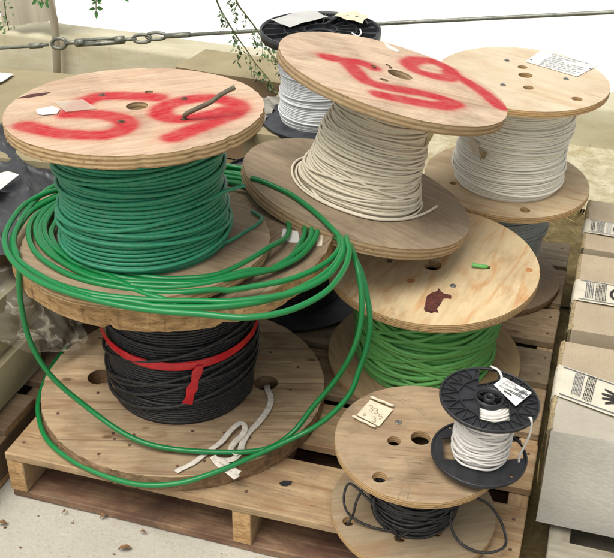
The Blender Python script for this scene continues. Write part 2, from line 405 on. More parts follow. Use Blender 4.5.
NAIL = []
def nail(p, parent):
    if not NAIL:
        mb = MB(); mb.cyl((0, 0, -.003), (0, 0, .0011), .0034, n=9); me = bpy.data.meshes.new('nail'); me.from_pydata(mb.v, [], mb.f); me.materials.append(M['bolt']); NAIL.append(me)
    o = bpy.data.objects.new('nail', NAIL[0]); COL.objects.link(o); o.parent = parent; o.location = p
class Spool:
    """root frame: origin on the upper face of the lower flange, z along the barrel"""
    def __init__(s, name, label, c, tilt, Rt, Rb, L, tt, tb, label_group=None, cat='cable spool'):
        tx, ty = math.radians(tilt[0]), math.radians(tilt[1])
        s.M = frame(c, tx, ty); s.n = s.M.to_3x3()@Vector((0, 0, 1)); s.o = Vector(c)
        base = s.M@Matrix.Translation((0, 0, -tb)); s.root = empty(name, mat=base); s.tb = tb
        tag(s.root, label, cat, label_group)
        s.Rt, s.Rb, s.L, s.tt = Rt, Rb, L, tt; s.Mi = s.M.inverted(); s.Bi = base.inverted()
    def top(s, x, y, dz=0):  # picture point -> point on the upper flange, in root coordinates
        p = on_plane(x, y, s.M@Vector((0, 0, s.L+dz)), s.n); return s.Bi@p
    def bot(s, x, y, dz=0):
        p = on_plane(x, y, s.M@Vector((0, 0, dz)), s.n); return s.Bi@p
    def flanges(s, mt, et, mbm, eb, ht=(), hb=(), **k):
        kt = dict(k); kb = dict(k)
        a = disc_mesh(s.Rt, s.tt, ht, **kt).build('top_flange', [mt, et], s.root, (0, 0, s.tb+s.L))
        kb.pop('chips', None)
        b = disc_mesh(s.Rb, s.tb, hb, **kb).build('bottom_flange', [mbm, eb], s.root, (0, 0, s.tb))
        s.ft, s.fb = a, b; return a, b
    def wind(s, mat, rf, d, **k):
        mb = winding(0, s.L-s.tt, rf, d, **k); s.w = mb.build('cable_winding', mat, s.root, (0, 0, s.tb)); return s.w
    def core(s, r):
        mb = MB(); N = 32; vs = []
        for z in (s.tb+.0005, s.tb+s.L-s.tt-.0005):
            for rr in (r, r-.006): vs += [(rr*math.cos(2*PI*i/N), rr*math.sin(2*PI*i/N), z) for i in range(N)]
        fs = [(i, (i+1) % N, 2*N+(i+1) % N, 2*N+i) for i in range(N)]+[(N+i, 3*N+i, 3*N+(i+1) % N, N+(i+1) % N) for i in range(N)]
        mb.add(vs, fs, 0, True); mb.build('barrel', M['core'], s.root)
    def bolts(s, pts, r=.006, mat='bolt', top=True, washer=True):
        for (x, y) in pts:
            p = s.top(x, y) if top else s.bot(x, y)
            mb = MB()
            if washer: mb.cyl(p+Vector((0, 0, -.001)), p+Vector((0, 0, .0010)), r*1.5, n=18, sm=False)
            mb.cyl(p+Vector((0, 0, .0010)), p+Vector((0, 0, .0030)), r, r*.92, n=6, sm=False)
            mb.cyl(p+Vector((0, 0, .0030)), p+Vector((0, 0, .0036)), r*.5, n=10, sm=False)
            mb.build('bolt', M[mat], s.root)
    def nails(s, k, z, R, mat='bolt'):
        for _ in range(k):
            a = rnd()*2*PI; r = R*math.sqrt(.15+.8*rnd()); nail((r*math.cos(a), r*math.sin(a), z), s.fb)

def h2(sp, lst, top=True):  # holes from picture points (x, y, radius)
    out = []
    for (x, y, r) in lst:
        p = sp.top(x, y) if top else sp.bot(x, y); out.append((p.x, p.y, r))
    return out

def decal(sp, px, mat, name, h=.0012, top=True, parent=None, th=.0008, curl=0):
    P = [(sp.top(x, y) if top else sp.bot(x, y)) for x, y in px]; mb = MB(); n = len(P)
    mb.add([(p.x, p.y, p.z+h) for p in P]+[(p.x, p.y, p.z+h-th) for p in P], [tuple(range(n)), tuple(range(2*n-1, n-1, -1))]+[(i, n+i, n+(i+1) % n, (i+1) % n) for i in range(n)])
    return mb.build(name, mat, parent or sp.root)
# ================================================================== S1  big spool of black cable
s1 = Spool('wooden_cable_drum', 'large plank drum of black cable tied with red tape, beneath the deep green spool', (-.752, 1.594, .176), (.0, -.0), .313, .302, .38, .042, .035)
wS1b = wood('worn_planks', S(224, 186, 142), S(180, 144, 106), rot=-.29, plank=.098, rings=6, ringcol=S(160, 120, 84), dirt=.24, knots=1.0, crack=.6)
wS1t = wood('worn_planks_upper', S(192, 164, 128), S(142, 116, 88), rot=-1.3, plank=.095, rings=8, ringcol=S(140, 106, 74), dirt=.5, knots=.9, crack=.6)
eS1 = plankedge('plank_edges', S(194, 160, 112), S(132, 102, 68))
eS1b = plankedge('plank_edges_lower', S(158, 130, 98), S(96, 76, 56))
s1.flanges(wS1t, eS1, wS1b, eS1b, h2(s1, [(136, 240, .03)]), h2(s1, [(100, 377, .027), (266, 383, .026)], False), jit=.0016, rings=6, n=200, chips=((3.5, .10, .010), (5.4, .05, .012), (4.75, .03, .014), (5.9, .16, .007)))
rS1 = lambda u: .150+.006*math.sin(u*PI)-.004*u
s1.wind(M['black_cable'], rS1, .0062, mess=3, amp=.02, jit=.0002, tilt=.0005, lift=.9)
s1.core(.10)
for (zc_, A_, ph_, B_, d_) in ((.10, .035, -1.2, .010, .0078), (.075, .05, -2.2, .012, .0078), (.15, .055, -1.9, .008, .0075), (.12, .03, -1.0, .015, .0075), (.25, .035, -2.6, .01, .007), (.055, .03, -1.5, .006, .008), (.28, .03, -.6, .008, .007)):
    mb = MB(); P = []
    for i in range(80):
        a = 2*PI*i/80; z = min(max(zc_+A_*math.sin(a-ph_)+B_*math.sin(2*a+ph_*3), .006), s1.L-s1.tt-.006); P.append((.0035*math.cos(a)+(rS1(z/(s1.L-s1.tt))+.0032)*math.cos(a), (rS1(z/(s1.L-s1.tt))+.0067)*math.sin(a), z+s1.tb))
    mb.tube(P, d_/2, 8, True); mb.build('sagging_turn', M['black_cable'], s1.root)
s1.nails(34, 0, .29)
for px_, mt_ in (([(283, 229), (287, 229.3), (298, 232), (300, 243), (291, 242.6), (281, 239.6)], 'paper'), ([(318, 232), (323, 233), (322, 246), (316, 246)], 'card'), ([(303, 243), (309, 243), (308, 250), (302, 249)], 'paper_grey')):
    decal(s1, px_, M[mt_], 'torn_sticker', .0009)
# red tape: a band round the winding, tilted, with a hanging tail
def band(sp, pts_px, w, rf, extra, mat, name, n=60):
    pass
N = 96
def barrel_pt(sp, x, y, r):
    # first hit of the ray with the cylinder r round the spool axis, in root coordinates
    o = sp.Bi@CAM; d = (sp.Bi.to_3x3()@ray(x, y)); a = d.x**2+d.y**2; b = 2*(o.x*d.x+o.y*d.y); c = o.x**2+o.y**2-r*r
    D = b*b-4*a*c
    if D < 0: D = 0
    t = (-b-math.sqrt(D))/(2*a); return o+d*t
# fit band height to the photograph at the barrel
pa = [barrel_pt(s1, x, y, .162) for x, y in ((112, 345), (140, 362), (170, 367), (200, 364), (225, 355), (245, 340), (256, 327))]
angs = [(math.atan2(p.y, p.x), p.z) for p in pa]
A = [[1, math.cos(a), math.sin(a)] for a, _ in angs]; B = [z for _, z in angs]
def lsq(A, B):
    n = len(A[0]); ATA = [[sum(r[i]*r[j] for r in A) for j in range(n)] for i in range(n)]; ATB = [sum(r[i]*b for r, b in zip(A, B)) for i in range(n)]
    return Matrix(ATA).inverted()@Vector(ATB)
cf = lsq(A, B)
Pz = lambda a: min(max(cf[0]+cf[1]*math.cos(a)+cf[2]*math.sin(a), s1.tb+.03), s1.tb+s1.L-s1.tt-.02)
mb = MB()
for lay, (dw, dr) in enumerate(((0, 0), (.0015, .0012))):
    vs = []
    for i in range(N):
        a = 2*PI*i/N; zc = Pz(a)+dw*math.sin(a*2+lay)
        for q, (zz, rr) in enumerate(((-.0085, 0), (-.003, .0018), (.003, .0006), (.0085, .0))):
            u = (zc+zz-s1.tb)/(s1.L-s1.tt); r = rS1(u)+.0075+dr+rr+.0012*noise.noise(Vector((a*6, lay*3, q)))
            vs.append((r*math.cos(a), r*math.sin(a), zc+zz))
    mb.add(vs, [(4*i+q, 4*((i+1) % N)+q, 4*((i+1) % N)+q+1, 4*i+q+1) for i in range(N) for q in range(3)], 0, True)
tape = mb.build('red_tape', M['red_tape'], s1.root)
mb = MB(); vs = []
tp = [(200, 366), (197, 373), (195, 381), (192, 389), (190, 396), (187, 404)]; K = []
for i, (x, y) in enumerate(tp):
    for q, dx in enumerate((-6, -2, 2, 6)):
        wdt = .75+.35*(i % 2)+.2*noise.noise(Vector((i*1.3, 0, 0))); p = barrel_pt(s1, x+dx*wdt*.85, y+(1 if i % 2 else -1)*.4*dx*.3, .166+.002*((q+i) % 2)); vs.append(p)
mb.add(vs, [(4*i+q, 4*i+q+1, 4*i+4+q+1, 4*i+4+q) for i in range(5) for q in range(3)], 0, True)
mb.build('tape_tail', M['red_tape'], tape)

# ================================================================== S2  green cable, painted 59
s2 = Spool('wooden_cable_spool', 'spool of deep green cable with red 59 sprayed on top, standing on a drum', (-.763, 1.495, .578), (-1.0, 1.3), .225, .231, .256, .023, .02, 'wooden cable spools')
def lines_on(sp, L): return [[tuple(sp.top(x, y))[:2] for x, y in l] for l in L]
p59a = lines_on(s2, [[(157, 98), (132, 96.5), (98, 96.7), (80, 105), (68, 114)], [(68, 114), (96, 114), (121, 119), (126, 127), (105, 135), (68, 134.5), (41, 130), (25, 125)],
                     [(160, 114), (164, 107), (182, 101), (210, 98), (237, 104), (233, 114), (205, 125), (173, 137)], [(160, 114), (173, 119), (200, 117), (234, 108)]])
wS2t = wood('spray_painted_board', S(222, 186, 158), S(190, 150, 122), rot=-.7, rings=3.5, ringcol=S(196, 156, 128), dirt=.28, paint=p59a, crack=.35)
wS2b = wood('weathered_board', S(172, 146, 116), S(138, 112, 84), rot=.2, rings=4, ringcol=S(140, 112, 84), dirt=.35)
eS2 = plyedge('splintered_ply_edge', S(190, 164, 124), S(146, 118, 84), .0075)
s2.flanges(wS2t, eS2, wS2b, eS2, h2(s2, [(137, 106, .0195), (149, 92.5, .008), (184, 119.5, .006)]), [(0, 0, .0125)], jit=.0014, rings=6, n=200, warp=.003,
           chips=((5.6, .05, .004), (5.9, .04, .005), (1.9, .03, .006), (5.2, .03, .004)))
rS2 = lambda u: .153+.004*math.sin(u*9)-.003*u
ends = []
s2.wind(M['green_dk'], rS2, .0080, mess=8, amp=.014, jit=.0008)
s2.core(.09)
s2.bolts([(102, 95.5), (184.5, 99), (121, 122)], .0045, 'bolt')
mb = MB()
pts = [s2.bot(200, 249, .02), s2.bot(216, 245, .015), s2.bot(231, 240, .010), s2.bot(246, 231, .006), s2.bot(256, 225, .006), s2.bot(262, 219, .005), s2.bot(259, 215.5, .005), s2.bot(252, 211, .005)]
mb.tube(spline(pts, 6), .0034, 8); mb.build('cable_end', M['green_dk'], s2.root)
mb = MB(); q = [barrel_pt(s2, 196, 205, .158), barrel_pt(s2, 212, 198, .162), barrel_pt(s2, 225, 191, .172)]; q.append(q[-1]+Vector((.03, .02, .006)))
mb.tube(spline(q, 6), .0034, 8); mb.build('cable_end', M['green_dk'], s2.root)
# sticker remains and dark bruise on the board
decal(s2, [(36, 110), (52, 106.5), (60, 110), (57, 114), (42, 115.5), (37, 113.5)], M['paper'], 'torn_sticker')
tp = NT('clear_film'); M['film_clear'] = tp.fin(S(225, 214, 190), .25, .5, Alpha=.35)
decal(s2, [(54, 103), (83, 100.5), (97, 109.5), (66, 113)], M['film_clear'], 'clear_label_pouch', .0022, th=.0004)
decal(s2, [(17, 98.5), (30, 94.5), (52, 92), (44, 95.5), (30, 97.5)], M['stain'], 'dark_gouge', .0006, th=.0004)
# bent rod stuck in the board
rodp = [s2.M@(s2.Mi@on_plane(184, 119.5, s2.M@Vector((0, 0, s2.L)), s2.n)+Vector((0, 0, -.008)))]
bn = rodp[0]
W = lambda x, y, dz: on_plane(x, y, s2.M@Vector((0, 0, s2.L+dz)), s2.n)
rodp += [W(184.5, 117, .004), W(187, 113.5, .012), W(196, 109, .02), W(210, 102.5, .03), W(222, 94, .042), W(235, 87, .052)]
mb = MB(); mb.tube(spline(rodp, 6), .0042, 10); tag(mb.build('bent_rod', M['rod']), 'short bent dark rod stuck in the top of the spool with green cable', 'rod')

# ================================================================== S4  plywood top, bright green cable
s4 = Spool('wooden_cable_spool', 'wooden spool of bright green cable with clean plywood top and brown torn mark', (-.284, 1.881, .162), (1.0, -4.2), .227, .218, .253, .019, .018, 'wooden cable spools')
wS4t = wood('rotary_cut_plywood', S(220, 192, 146), S(200, 166, 118), rot=-1.4, rings=7, ringcol=S(196, 140, 84), dirt=.20, across=22, crack=.2)
wS4b = wood('light_board', S(196, 160, 112), S(160, 124, 84), rot=.9, rings=8, ringcol=S(166, 124, 80), dirt=.15)
eS4 = plyedge('plywood_edge', S(206, 176, 128), S(150, 118, 80), .0042)
s4.flanges(wS4t, eS4, wS4b, eS4, h2(s4, [(432.5, 265, .0195), (487, 267, .0075)]), [(0, 0, .0135)], jit=.0005, rings=5, n=180)
rS4 = lambda u: .146+.012*math.sin(u*PI)**.5+.004*math.sin(u*14)
s4.wind(M['green_new'], lambda u: rS4(u)-.006, .0098, mess=26, amp=.045, jit=.003, lift=1.5, tilt=.005)
s4.core(.08)
s4.bolts([(453, 286)], .0045, 'zinc'); s4.bolts([(389.5, 261)], .004, 'bolt')
for (x, y, r, c_) in ((411, 281, .008, 'knot'), (529, 270, .0075, 'knot')):
    p = s4.top(x, y); mb = MB(); mb.cyl(p+Vector((0, 0, -.001)), p+Vector((0, 0, .0006)), r, n=20)
    M['knot'] = M.get('knot') or plain('wood_knot', S(176, 120, 76), .7, .2, .2, 150, .2); mb.build('wood_plug', M['knot'], s4.root)
decal(s4, [tuple(q_)[:2] for q_ in spline([(x_+(rnd()-.5)*.9, y_+(rnd()-.5)*.7, 0) for x_, y_ in ((424, 309), (425, 305), (425.5, 301), (427, 297), (429, 294.5), (432, 293), (435, 292.5), (437.5, 291), (439, 288.5), (441, 291.5), (443.5, 294), (447, 294.8), (451, 296), (451, 298.8), (447.5, 299), (444, 298.5), (442, 301), (441, 304), (438.5, 307), (437, 309.5), (438, 313), (434, 312), (431, 313.6), (428, 312), (425.5, 312.5))], 2, True)], M['stain'], 'torn_brown_sticker')
q = [s4.top(487, 267, -.01), s4.top(486, 266.5, .004), s4.top(480, 266, .007), s4.top(472, 264.5, .008)]
mb = MB(); mb.tube(spline(q, 5), .0042, 10); mb.build('cable_end', M['green_new'], s4.root)

# ================================================================== S5 + S6 right rear
s5 = Spool('wooden_cable_spool', 'squat wooden spool of grey cable underneath the pale white-cable spool', (-.200, 2.292, .157), (0, 0), .178, .188, .262, .014, .015, 'wooden cable spools')
wS5 = wood('brown_board', S(158, 130, 100), S(126, 100, 74), rot=.5, dirt=.3)
s5.flanges(wS5, plyedge('brown_edge', S(150, 124, 92), S(104, 80, 54), .004), wS5, plyedge('brown_edge_b', S(150, 124, 92), S(104, 80, 54), .004), [(0, 0, .012)], [(0, 0, .012)], jit=.0006)
s5.wind(M['grey_cable'], lambda u: .105+.048*u, .0052, mess=6, amp=.008, jit=.0006); s5.core(.06)
s6 = Spool('wooden_cable_spool', 'pale round wooden spool of white cable with a printed sheet stapled on top', (-.177, 2.279, .441), (2.0, -1.9), .198, .199, .260, .015, .015, 'wooden cable spools')
wS6t = wood('pale_board', S(214, 194, 168), S(196, 172, 142), rot=.3, rings=3, ringcol=S(196, 168, 134), dirt=.26, dirtcol=S(170, 136, 98), across=24)
wS6b = wood('pale_board_lower', S(208, 180, 142), S(184, 154, 118), rot=.1, rings=5, ringcol=S(176, 136, 92), dirt=.2)
eS6 = plyedge('pale_edge', S(200, 168, 122), S(164, 130, 86), .005)
s6.flanges(wS6t, eS6, wS6b, eS6, h2(s6, [(525.5, 75, .0165), (522.5, 67, .0115), (528.5, 87.5, .012), (577, 99, .012)]),
           h2(s6, [(453, 183, .009), (525, 210, .012)], False), jit=.0005)
rS6 = lambda u: .129+.004*math.sin(u*12)+.004*u
s6.wind(M['white_cable'], rS6, .0055, mess=9, amp=.010, jit=.0009); s6.core(.07)
s6.bolts([(507, 60.5), (503, 85), (566, 79)], .0045, 'zinc')
dl = decal(s6, [(525, 62), (541, 51), (598, 66), (577, 77)], M['paper'], 'printed_sheet', .002)
def rows(sp, o, ex, ey, R, w0, w1, mat, parent, h=.0024, top=True, th=.0003, step=1, name='printed_lines', gap=.25):
    """rows of small printed words between picture corner o and axes ex (along a line), ey (down the sheet)"""
    mb = MB(); f = sp.top if top else sp.bot; O = Vector(o); X = Vector(ex)-O; Y = Vector(ey)-O
    for i in range(R):
        v = (i+.5)/R; u = w0+.04*rnd()
        while u < w1-.03:
            l = .03+.09*rnd(); l = min(l, w1-u); hh = .26/R
            q = [O+X*u+Y*(v-hh), O+X*(u+l)+Y*(v-hh), O+X*(u+l)+Y*(v+hh), O+X*u+Y*(v+hh)]
            P = [f(a.x, a.y) for a in q]; mb.add([(p.x, p.y, p.z+h) for p in P], [(0, 1, 2, 3)]); u += l+.02+gap*.08*rnd()
            if rnd() < .08: break
    return mb.build(name, mat, parent)
M['ink_faint'] = plain('faint_print', S(168, 168, 168), .8, .1, .1, 300)
rows(s6, (541, 51), (598, 66), (525, 62), 8, .2, .9, M['ink_faint'], dl, .0026)
s6.bolts([(531, 60.5), (590, 69.5)], .003, 'zinc', washer=True)
# torn patch on the winding
mb = MB(); vs = [barrel_pt(s6, x, y, .1375) for x, y in ((472, 138), (478, 143), (479.5, 152), (476, 157), (471, 150), (469, 142))]
mb.add(vs, [tuple(range(6))]); mb.build('loose_wrapper', M['card'], s6.w)
mb = MB(); vs = [barrel_pt(s6, x, y, .138) for x, y in ((479, 151), (487, 152), (486, 158), (480, 160), (481, 155))]
mb.add(vs, [tuple(range(5))]); mb.build('brown_sticker', M['kraft_edge'], s6.w)
for w in bpy.data.objects:
    if w.name.startswith(('loose_wrapper', 'brown_sticker')): w.parent = s6.w; w.location = (0, 0, -s6.tb)

# ================================================================== S3  leaning spool of cream cable
s3 = Spool('wooden_cable_spool', 'leaning wooden spool of cream cable with red 59 sprayed across its tilted top', (-.457, 1.8965, .542), (13.4, 5.7), .2403, .252, .2598, .020, .024, 'wooden cable spools')
p59b = lines_on(s3, [[(327, 57), (345, 61), (356, 72), (368, 82), (390, 88), (415, 92), (437, 97), (455, 103)], [(345, 61), (362, 63), (372, 67)], [(455, 103), (440, 106), (410, 101), (379, 95)],
                     [(408, 64), (416, 60), (432, 61), (447, 68), (453, 74), (447, 78), (430, 75), (415, 70), (408, 64)], [(450, 73), (466, 81), (482, 91), (500, 106)]])
wS3t = wood('tilted_sprayed_board', S(224, 190, 162), S(192, 158, 130), rot=-.5, rings=3, ringcol=S(182, 142, 112), dirt=.32, paint=p59b, crack=.3)
wS3b = wood('grey_weathered_board', S(172, 148, 120), S(138, 116, 92), rot=.2, dirt=.5, dirtcol=S(110, 94, 76), across=40, crack=.3)
eS3 = plyedge('weathered_edge', S(176, 152, 118), S(142, 118, 86), .009)
s3.flanges(wS3t, eS3, wS3b, eS3, h2(s3, [(400, 74.5, .0265), (374, 66, .007), (388, 65, .006), (384, 80, .009)]), [(0, 0, .0155)], jit=.001, rings=5, n=200, warp=.002)
rS3 = lambda u: .098+.034*(1-u)**1.6+.003*math.sin(u*16)
def floop(sp, R, z, w=.006, a0=0, a1=2*PI, cx=0, cy=0, n=40, rise=0):
    return [(cx+(R+w*math.sin(3*(a0+(a1-a0)*i/n)))*math.cos(a0+(a1-a0)*i/n), cy+(R+w*math.cos(2*(a0+(a1-a0)*i/n)))*math.sin(a0+(a1-a0)*i/n), z+rise*i/n) for i in range(n+1)]
gl = lambda x, y, dz=.004: s3.Mi@on_plane(x, y, s3.M@Vector((0, 0, dz)), s3.n)
ov = [floop(s3, .140, .004, .003), floop(s3, .133, .011, .004, cx=.002), floop(s3, .146, .0035, .004, 2.2, 5.2, cx=-.004),
      [gl(309, 172, .012), gl(310, 186, .008), gl(322, 200), gl(345, 211), gl(375, 219), gl(405, 219), gl(425, 213), gl(437, 206)]]
s3.wind(M['cream_cable'], rS3, .0056, mess=22, amp=.014, jit=.0010, lift=1.1, tilt=.003, over=ov); s3.core(.06)
for q in ((369, 63.5), (382, 69), (391, 82), (404, 66)):
    pass
s3.bolts([(374, 68), (390, 68)], .004, 'bolt', washer=False)
decal(s3, [(384, 43), (388, 44.5), (400, 51), (397, 52), (386, 47)], M['paper'], 'torn_paper', .001)

# ================================================================== S9  front spool, thin black cable
s9 = Spool('wooden_cable_spool', 'small wooden spool of thin black cable with a handwritten note on its top', (-.203, 1.372, .171), (1.2, -2.7), .149, .151, .165, .013, .013, 'wooden cable spools')
wS9t = wood('front_board', S(184, 152, 116), S(150, 120, 88), rot=-.2, rings=5, ringcol=S(150, 116, 84), dirt=.5, crack=.5)
wS9b = wood('front_board_lower', S(172, 148, 116), S(146, 120, 90), rot=-.5, rings=4, ringcol=S(150, 118, 86), dirt=.25)
eS9 = plyedge('front_edge', S(190, 158, 114), S(150, 120, 82), .0045)
s9.flanges(wS9t, eS9, wS9b, eS9, h2(s9, [(420.5, 438, .0175), (394, 441, .012), (379.5, 477.5, .0125)]),
           h2(s9, [(348.5, 521.5, .011), (400, 538, .011), (437, 533, .009)], False), jit=.0005, n=180)
rS9 = lambda u: .074+.007*math.sin(u*PI)
s9.wind(M['black_cable'], rS9, .0052, mess=16, amp=.022, jit=.0016, lift=1.1); s9.core(.05)
def px_loop(sp, pts, mat, r, name, top=False):
    mb = MB(); P = [(sp.bot(x, y, dz) if not top else sp.top(x, y, dz)) for x, y, dz in pts]; mb.tube(spline(P, 8), r, 8); return mb.build(name, mat, sp.root)
px_loop(s9, [(377, 510, .05), (366, 497, .06), (350, 484, .07), (344, 495, .05), (346, 510, .03), (356, 520, .015), (372, 527, .008), (390, 531, .006), (410, 532, .01)], M['black_cable'], .0024, 'loose_turn')
px_loop(s9, [(375, 506, .07), (366, 488, .075), (357, 500, .05), (353, 515, .02), (348, 524, .002), (347, 528, -.01)], M['black_cable'], .0024, 'loose_turn')
px_loop(s9, [(374, 498, .08), (375, 512, .06), (385, 524, .03), (396, 532, .012), (397, 538, -.004), (402, 536, .006), (412, 530, .02)], M['black_cable'], .0024, 'loose_turn')
px_loop(s9, [(452, 510, .055), (450, 522, .04), (456, 538, .02), (468, 548, .01), (485, 553, .004), (500, 550, .004), (506, 543, .004), (504, 530, .01), (499, 518, .02), (489, 505, .04), (476, 498, .055), (462, 496, .065)], M['black_cable'], .0026, 'loose_turn')
# note with rolled edges
nt = decal(s9, [(370, 401.5), (393, 411), (379, 428), (356.5, 416.5)], M['card'], 'paper_note', .004, th=.0006)
for a, b, r in (((370.5, 399.5), (393.5, 408.5), .0026), ((352.5, 418.5), (375.5, 429.5), .0024)):
    mb = MB(); p, q = s9.top(*a)+Vector((0, 0, .006)), s9.top(*b)+Vector((0, 0, .006)); mb.tube([p.lerp(q, i/8)+Vector((0, 0, .0008*math.sin(i*1.7))) for i in range(9)], [r*(1+.15*math.sin(i*2.3)) for i in range(9)], 10); mb.build('rolled_edge', M['card'], nt)
def strokes(sp, L, mat, parent, r=.0005, h=.0045, name='handwriting', top=True):
    mb = MB()
    for l in L:
        P = [(sp.top(x, y) if top else sp.bot(x, y))+Vector((0, 0, h)) for x, y in l]; mb.tube(spline(P, 4), r, 5)
    return mb.build(name, mat, parent)
three = lambda x, y, s=1: [(x, y), (x+2.6*s, y-.6*s), (x+4*s, y+1.2*s), (x+2.2*s, y+2.2*s), (x+4*s, y+3.2*s), (x+3*s, y+5*s), (x+.2*s, y+4.2*s)]
five = lambda x, y, s=1: [(x+3.6*s, y-.2*s), (x+.8*s, y), (x+.3*s, y+2.1*s), (x+2.8*s, y+2*s), (x+3.4*s, y+3.8*s), (x+.2*s, y+4.9*s)]
strokes(s9, [three(368.5, 408), three(373.5, 410.5), three(371.5, 419), five(378.5, 416), [(363, 415), (366, 418)], [(366, 415), (363, 418)]], M['pencil'], nt, .00055)
for l_ in ([[(391, 397.5), (400, 402), (405, 405)], [(399, 401), (404, 399), (411, 399.5)], [(398, 499), (402, 486), (404, 484)], [(406, 503), (410, 486)], [(396, 494), (412, 499)], [(412, 494), (420, 495)], [(410, 407), (418, 410), (424, 416)]]): strokes(s9, [l_], M['pencil'], s9.ft, .0006, .0003-s9.tb-s9.L, 'pencil_mark')
mb = MB(); p = s9.top(398.5, 422.5); ringp = [p+Vector((.0055*math.cos(a*PI/10), .0055*math.sin(a*PI/10), .0008)) for a in range(20)]; mb.tube(ringp, .0008, 6, True); mb.cyl(p+Vector((0, 0, -.001)), p+Vector((0, 0, .0012)), .0032, n=14); mb.build('washer', M['zinc'], s9.root)

# ================================================================== plastic reels
def plastic_reel(name, label, c, tilt, R, L, rw, mat, wmat, d, hub, win_t, win_b, ribs=True, nr=22, mess=8, grp='black plastic reels'):
    s = Spool(name, label, c, tilt, R, R, L, .003, .003, grp, 'cable reel')
    s.flanges(mat, mat, mat, mat, [(0, 0, hub*.42)], [(0, 0, hub*.4)], jit=.0, rings=2, n=120) if not win_t else None
    if win_t:
        def win(a, r0, r1, w):
            ca, sa = math.cos(a), math.sin(a); return [(ca*r-sa*t_, sa*r+ca*t_) for r, t_ in ((r0, -w), (r1, -w*.9), (r1+w*.12, 0), (r1, w*.9), (r0, w))]
        for nm_, z, wl, h_ in (('top_flange', s.tb+s.L, win_t, hub*.8), ('bottom_flange', s.tb, win_b, hub*.5)):
            disc_mesh(R, .003, [(0, 0, h_)], jit=0, rings=2, n=120, polys=[win(*w) for w in wl]).build(nm_, [mat, mat], s.root, (0, 0, z))
    zt = s.tb+s.L
    mb = MB()   # rim beads
    for z in (zt+.0015, ):
        mb.tube([(R*.985*math.cos(2*PI*i/80), R*.985*math.sin(2*PI*i/80), z) for i in range(80)], .0022*max(1, R/.09*.8), 6, True)
    mb.build('rim_bead', mat, s.root)
    mb = MB()
    for z in (s.tb, ): mb.tube([(R*.985*math.cos(2*PI*i/80), R*.985*math.sin(2*PI*i/80), z+.0012) for i in range(80)], .002*max(1, R/.09*.8), 6, True)
    mb.build('rim_bead', mat, s.root)
    return s

s10 = plastic_reel('plastic_cable_reel', 'small black plastic reel of white wire standing on the front wooden spool', (-.0945, 1.342, .352), (2.9, -1.1), .0815, .118, .045, M['black_plastic'], M['white_wire'], .004, .021,
                   None, None)
bpy.data.objects.remove(bpy.data.objects['top_flange' if False else [o for o in s10.root.children if o.name.startswith('top_flange')][0].name]); bpy.data.objects.remove([o for o in s10.root.children if o.name.startswith('bottom_flange')][0])
RR = s10.Rt; hub = .021
def poly_px(sp, P, top=True): return [tuple((sp.top(x, y) if top else sp.bot(x, y)))[:2] for x, y in P]
wt = [poly_px(s10, [(479, 368.5), (497, 369.5), (499, 381), (488, 384.5), (478, 386)]), poly_px(s10, [(479, 405), (494, 408.5), (509, 406), (510, 422), (494, 424.5), (479, 420.5)])]
wb = [poly_px(s10, [(442, 438), (458, 436), (462, 460), (444, 459)], False), poly_px(s10, [(508, 440), (521, 440), (524, 458), (505, 460)], False)]
disc_mesh(RR, .003, [(0, 0, hub*.92)], jit=0, rings=2, n=120, polys=wt).build('top_flange', [M['black_plastic']]*2, s10.root, (0, 0, s10.tb+s10.L))
disc_mesh(RR, .004, [(0, 0, hub*.5)]+h2(s10, [(450, 427, .0035), (511.5, 476, .0035)], False), jit=0, rings=2, n=120, polys=wb).build('bottom_flange', [M['black_plastic']]*2, s10.root, (0, 0, s10.tb))
mb = MB(); zt = s10.tb+s10.L
def in_poly(p, L):
    c = False; j = len(L)-1
    for i in range(len(L)):
        if (L[i][1] > p[1]) != (L[j][1] > p[1]) and p[0] < (L[j][0]-L[i][0])*(p[1]-L[i][1])/(L[j][1]-L[i][1])+L[i][0]: c = not c
        j = i
    return c
def ribseg(mb, a, b, z, w=.0014, h=.0035, polys=()):
    n = 8
    for i in range(n):
        p = (a[0]+(b[0]-a[0])*i/n, a[1]+(b[1]-a[1])*i/n); q = (a[0]+(b[0]-a[0])*(i+1)/n, a[1]+(b[1]-a[1])*(i+1)/n)
        m_ = ((p[0]+q[0])/2, (p[1]+q[1])/2)
        if any(in_poly(m_, L) for L in polys): continue
        v = Vector((q[0]-p[0], q[1]-p[1], 0)); l = v.length; ang = math.atan2(v.y, v.x)
        mb.box((m_[0], m_[1], z+h/2), (l*1.02, w, h), Matrix.Rotation(ang, 3, 'Z'))
pol = lambda r, a: (r*math.cos(a), r*math.sin(a))
K = 14
for i in range(K):
    a0 = 2*PI*i/K; a1 = 2*PI*(i+.5)/K; a2 = 2*PI*(i+1)/K
    ribseg(mb, pol(RR*.62, a0), pol(RR*.96, a1), zt, polys=wt); ribseg(mb, pol(RR*.62, a2), pol(RR*.96, a1), zt, polys=wt)
    ribseg(mb, pol(RR*.62, a0), pol(RR*.96, a0), zt, polys=wt)
    if i % 2 == 0: ribseg(mb, pol(hub*1.25, a0), pol(RR*.62, a0), zt, polys=wt)
    ribseg(mb, pol(RR*.62, a0), pol(RR*.62, a2), zt, polys=wt)
for w_ in wt:
    for i in range(len(w_)): ribseg(mb, w_[i], w_[(i+1) % len(w_)], zt)
mb.build('ribs', M['black_plastic'], s10.root)
mb = MB(); N = 40
for r, h in ((hub*1.15, .007), (hub*.42, .006)):
    vs = [(rr*math.cos(2*PI*i/N), rr*math.sin(2*PI*i/N), z) for rr, z in ((r, zt-.012), (r, zt+h), (r-.0018, zt+h), (r-.0018, zt-.012)) for i in range(N)]
    mb.add(vs, [(k*N+i, k*N+(i+1) % N, ((k+1) % 4)*N+(i+1) % N, ((k+1) % 4)*N+i) for k in range(4) for i in range(N)], 0, True)
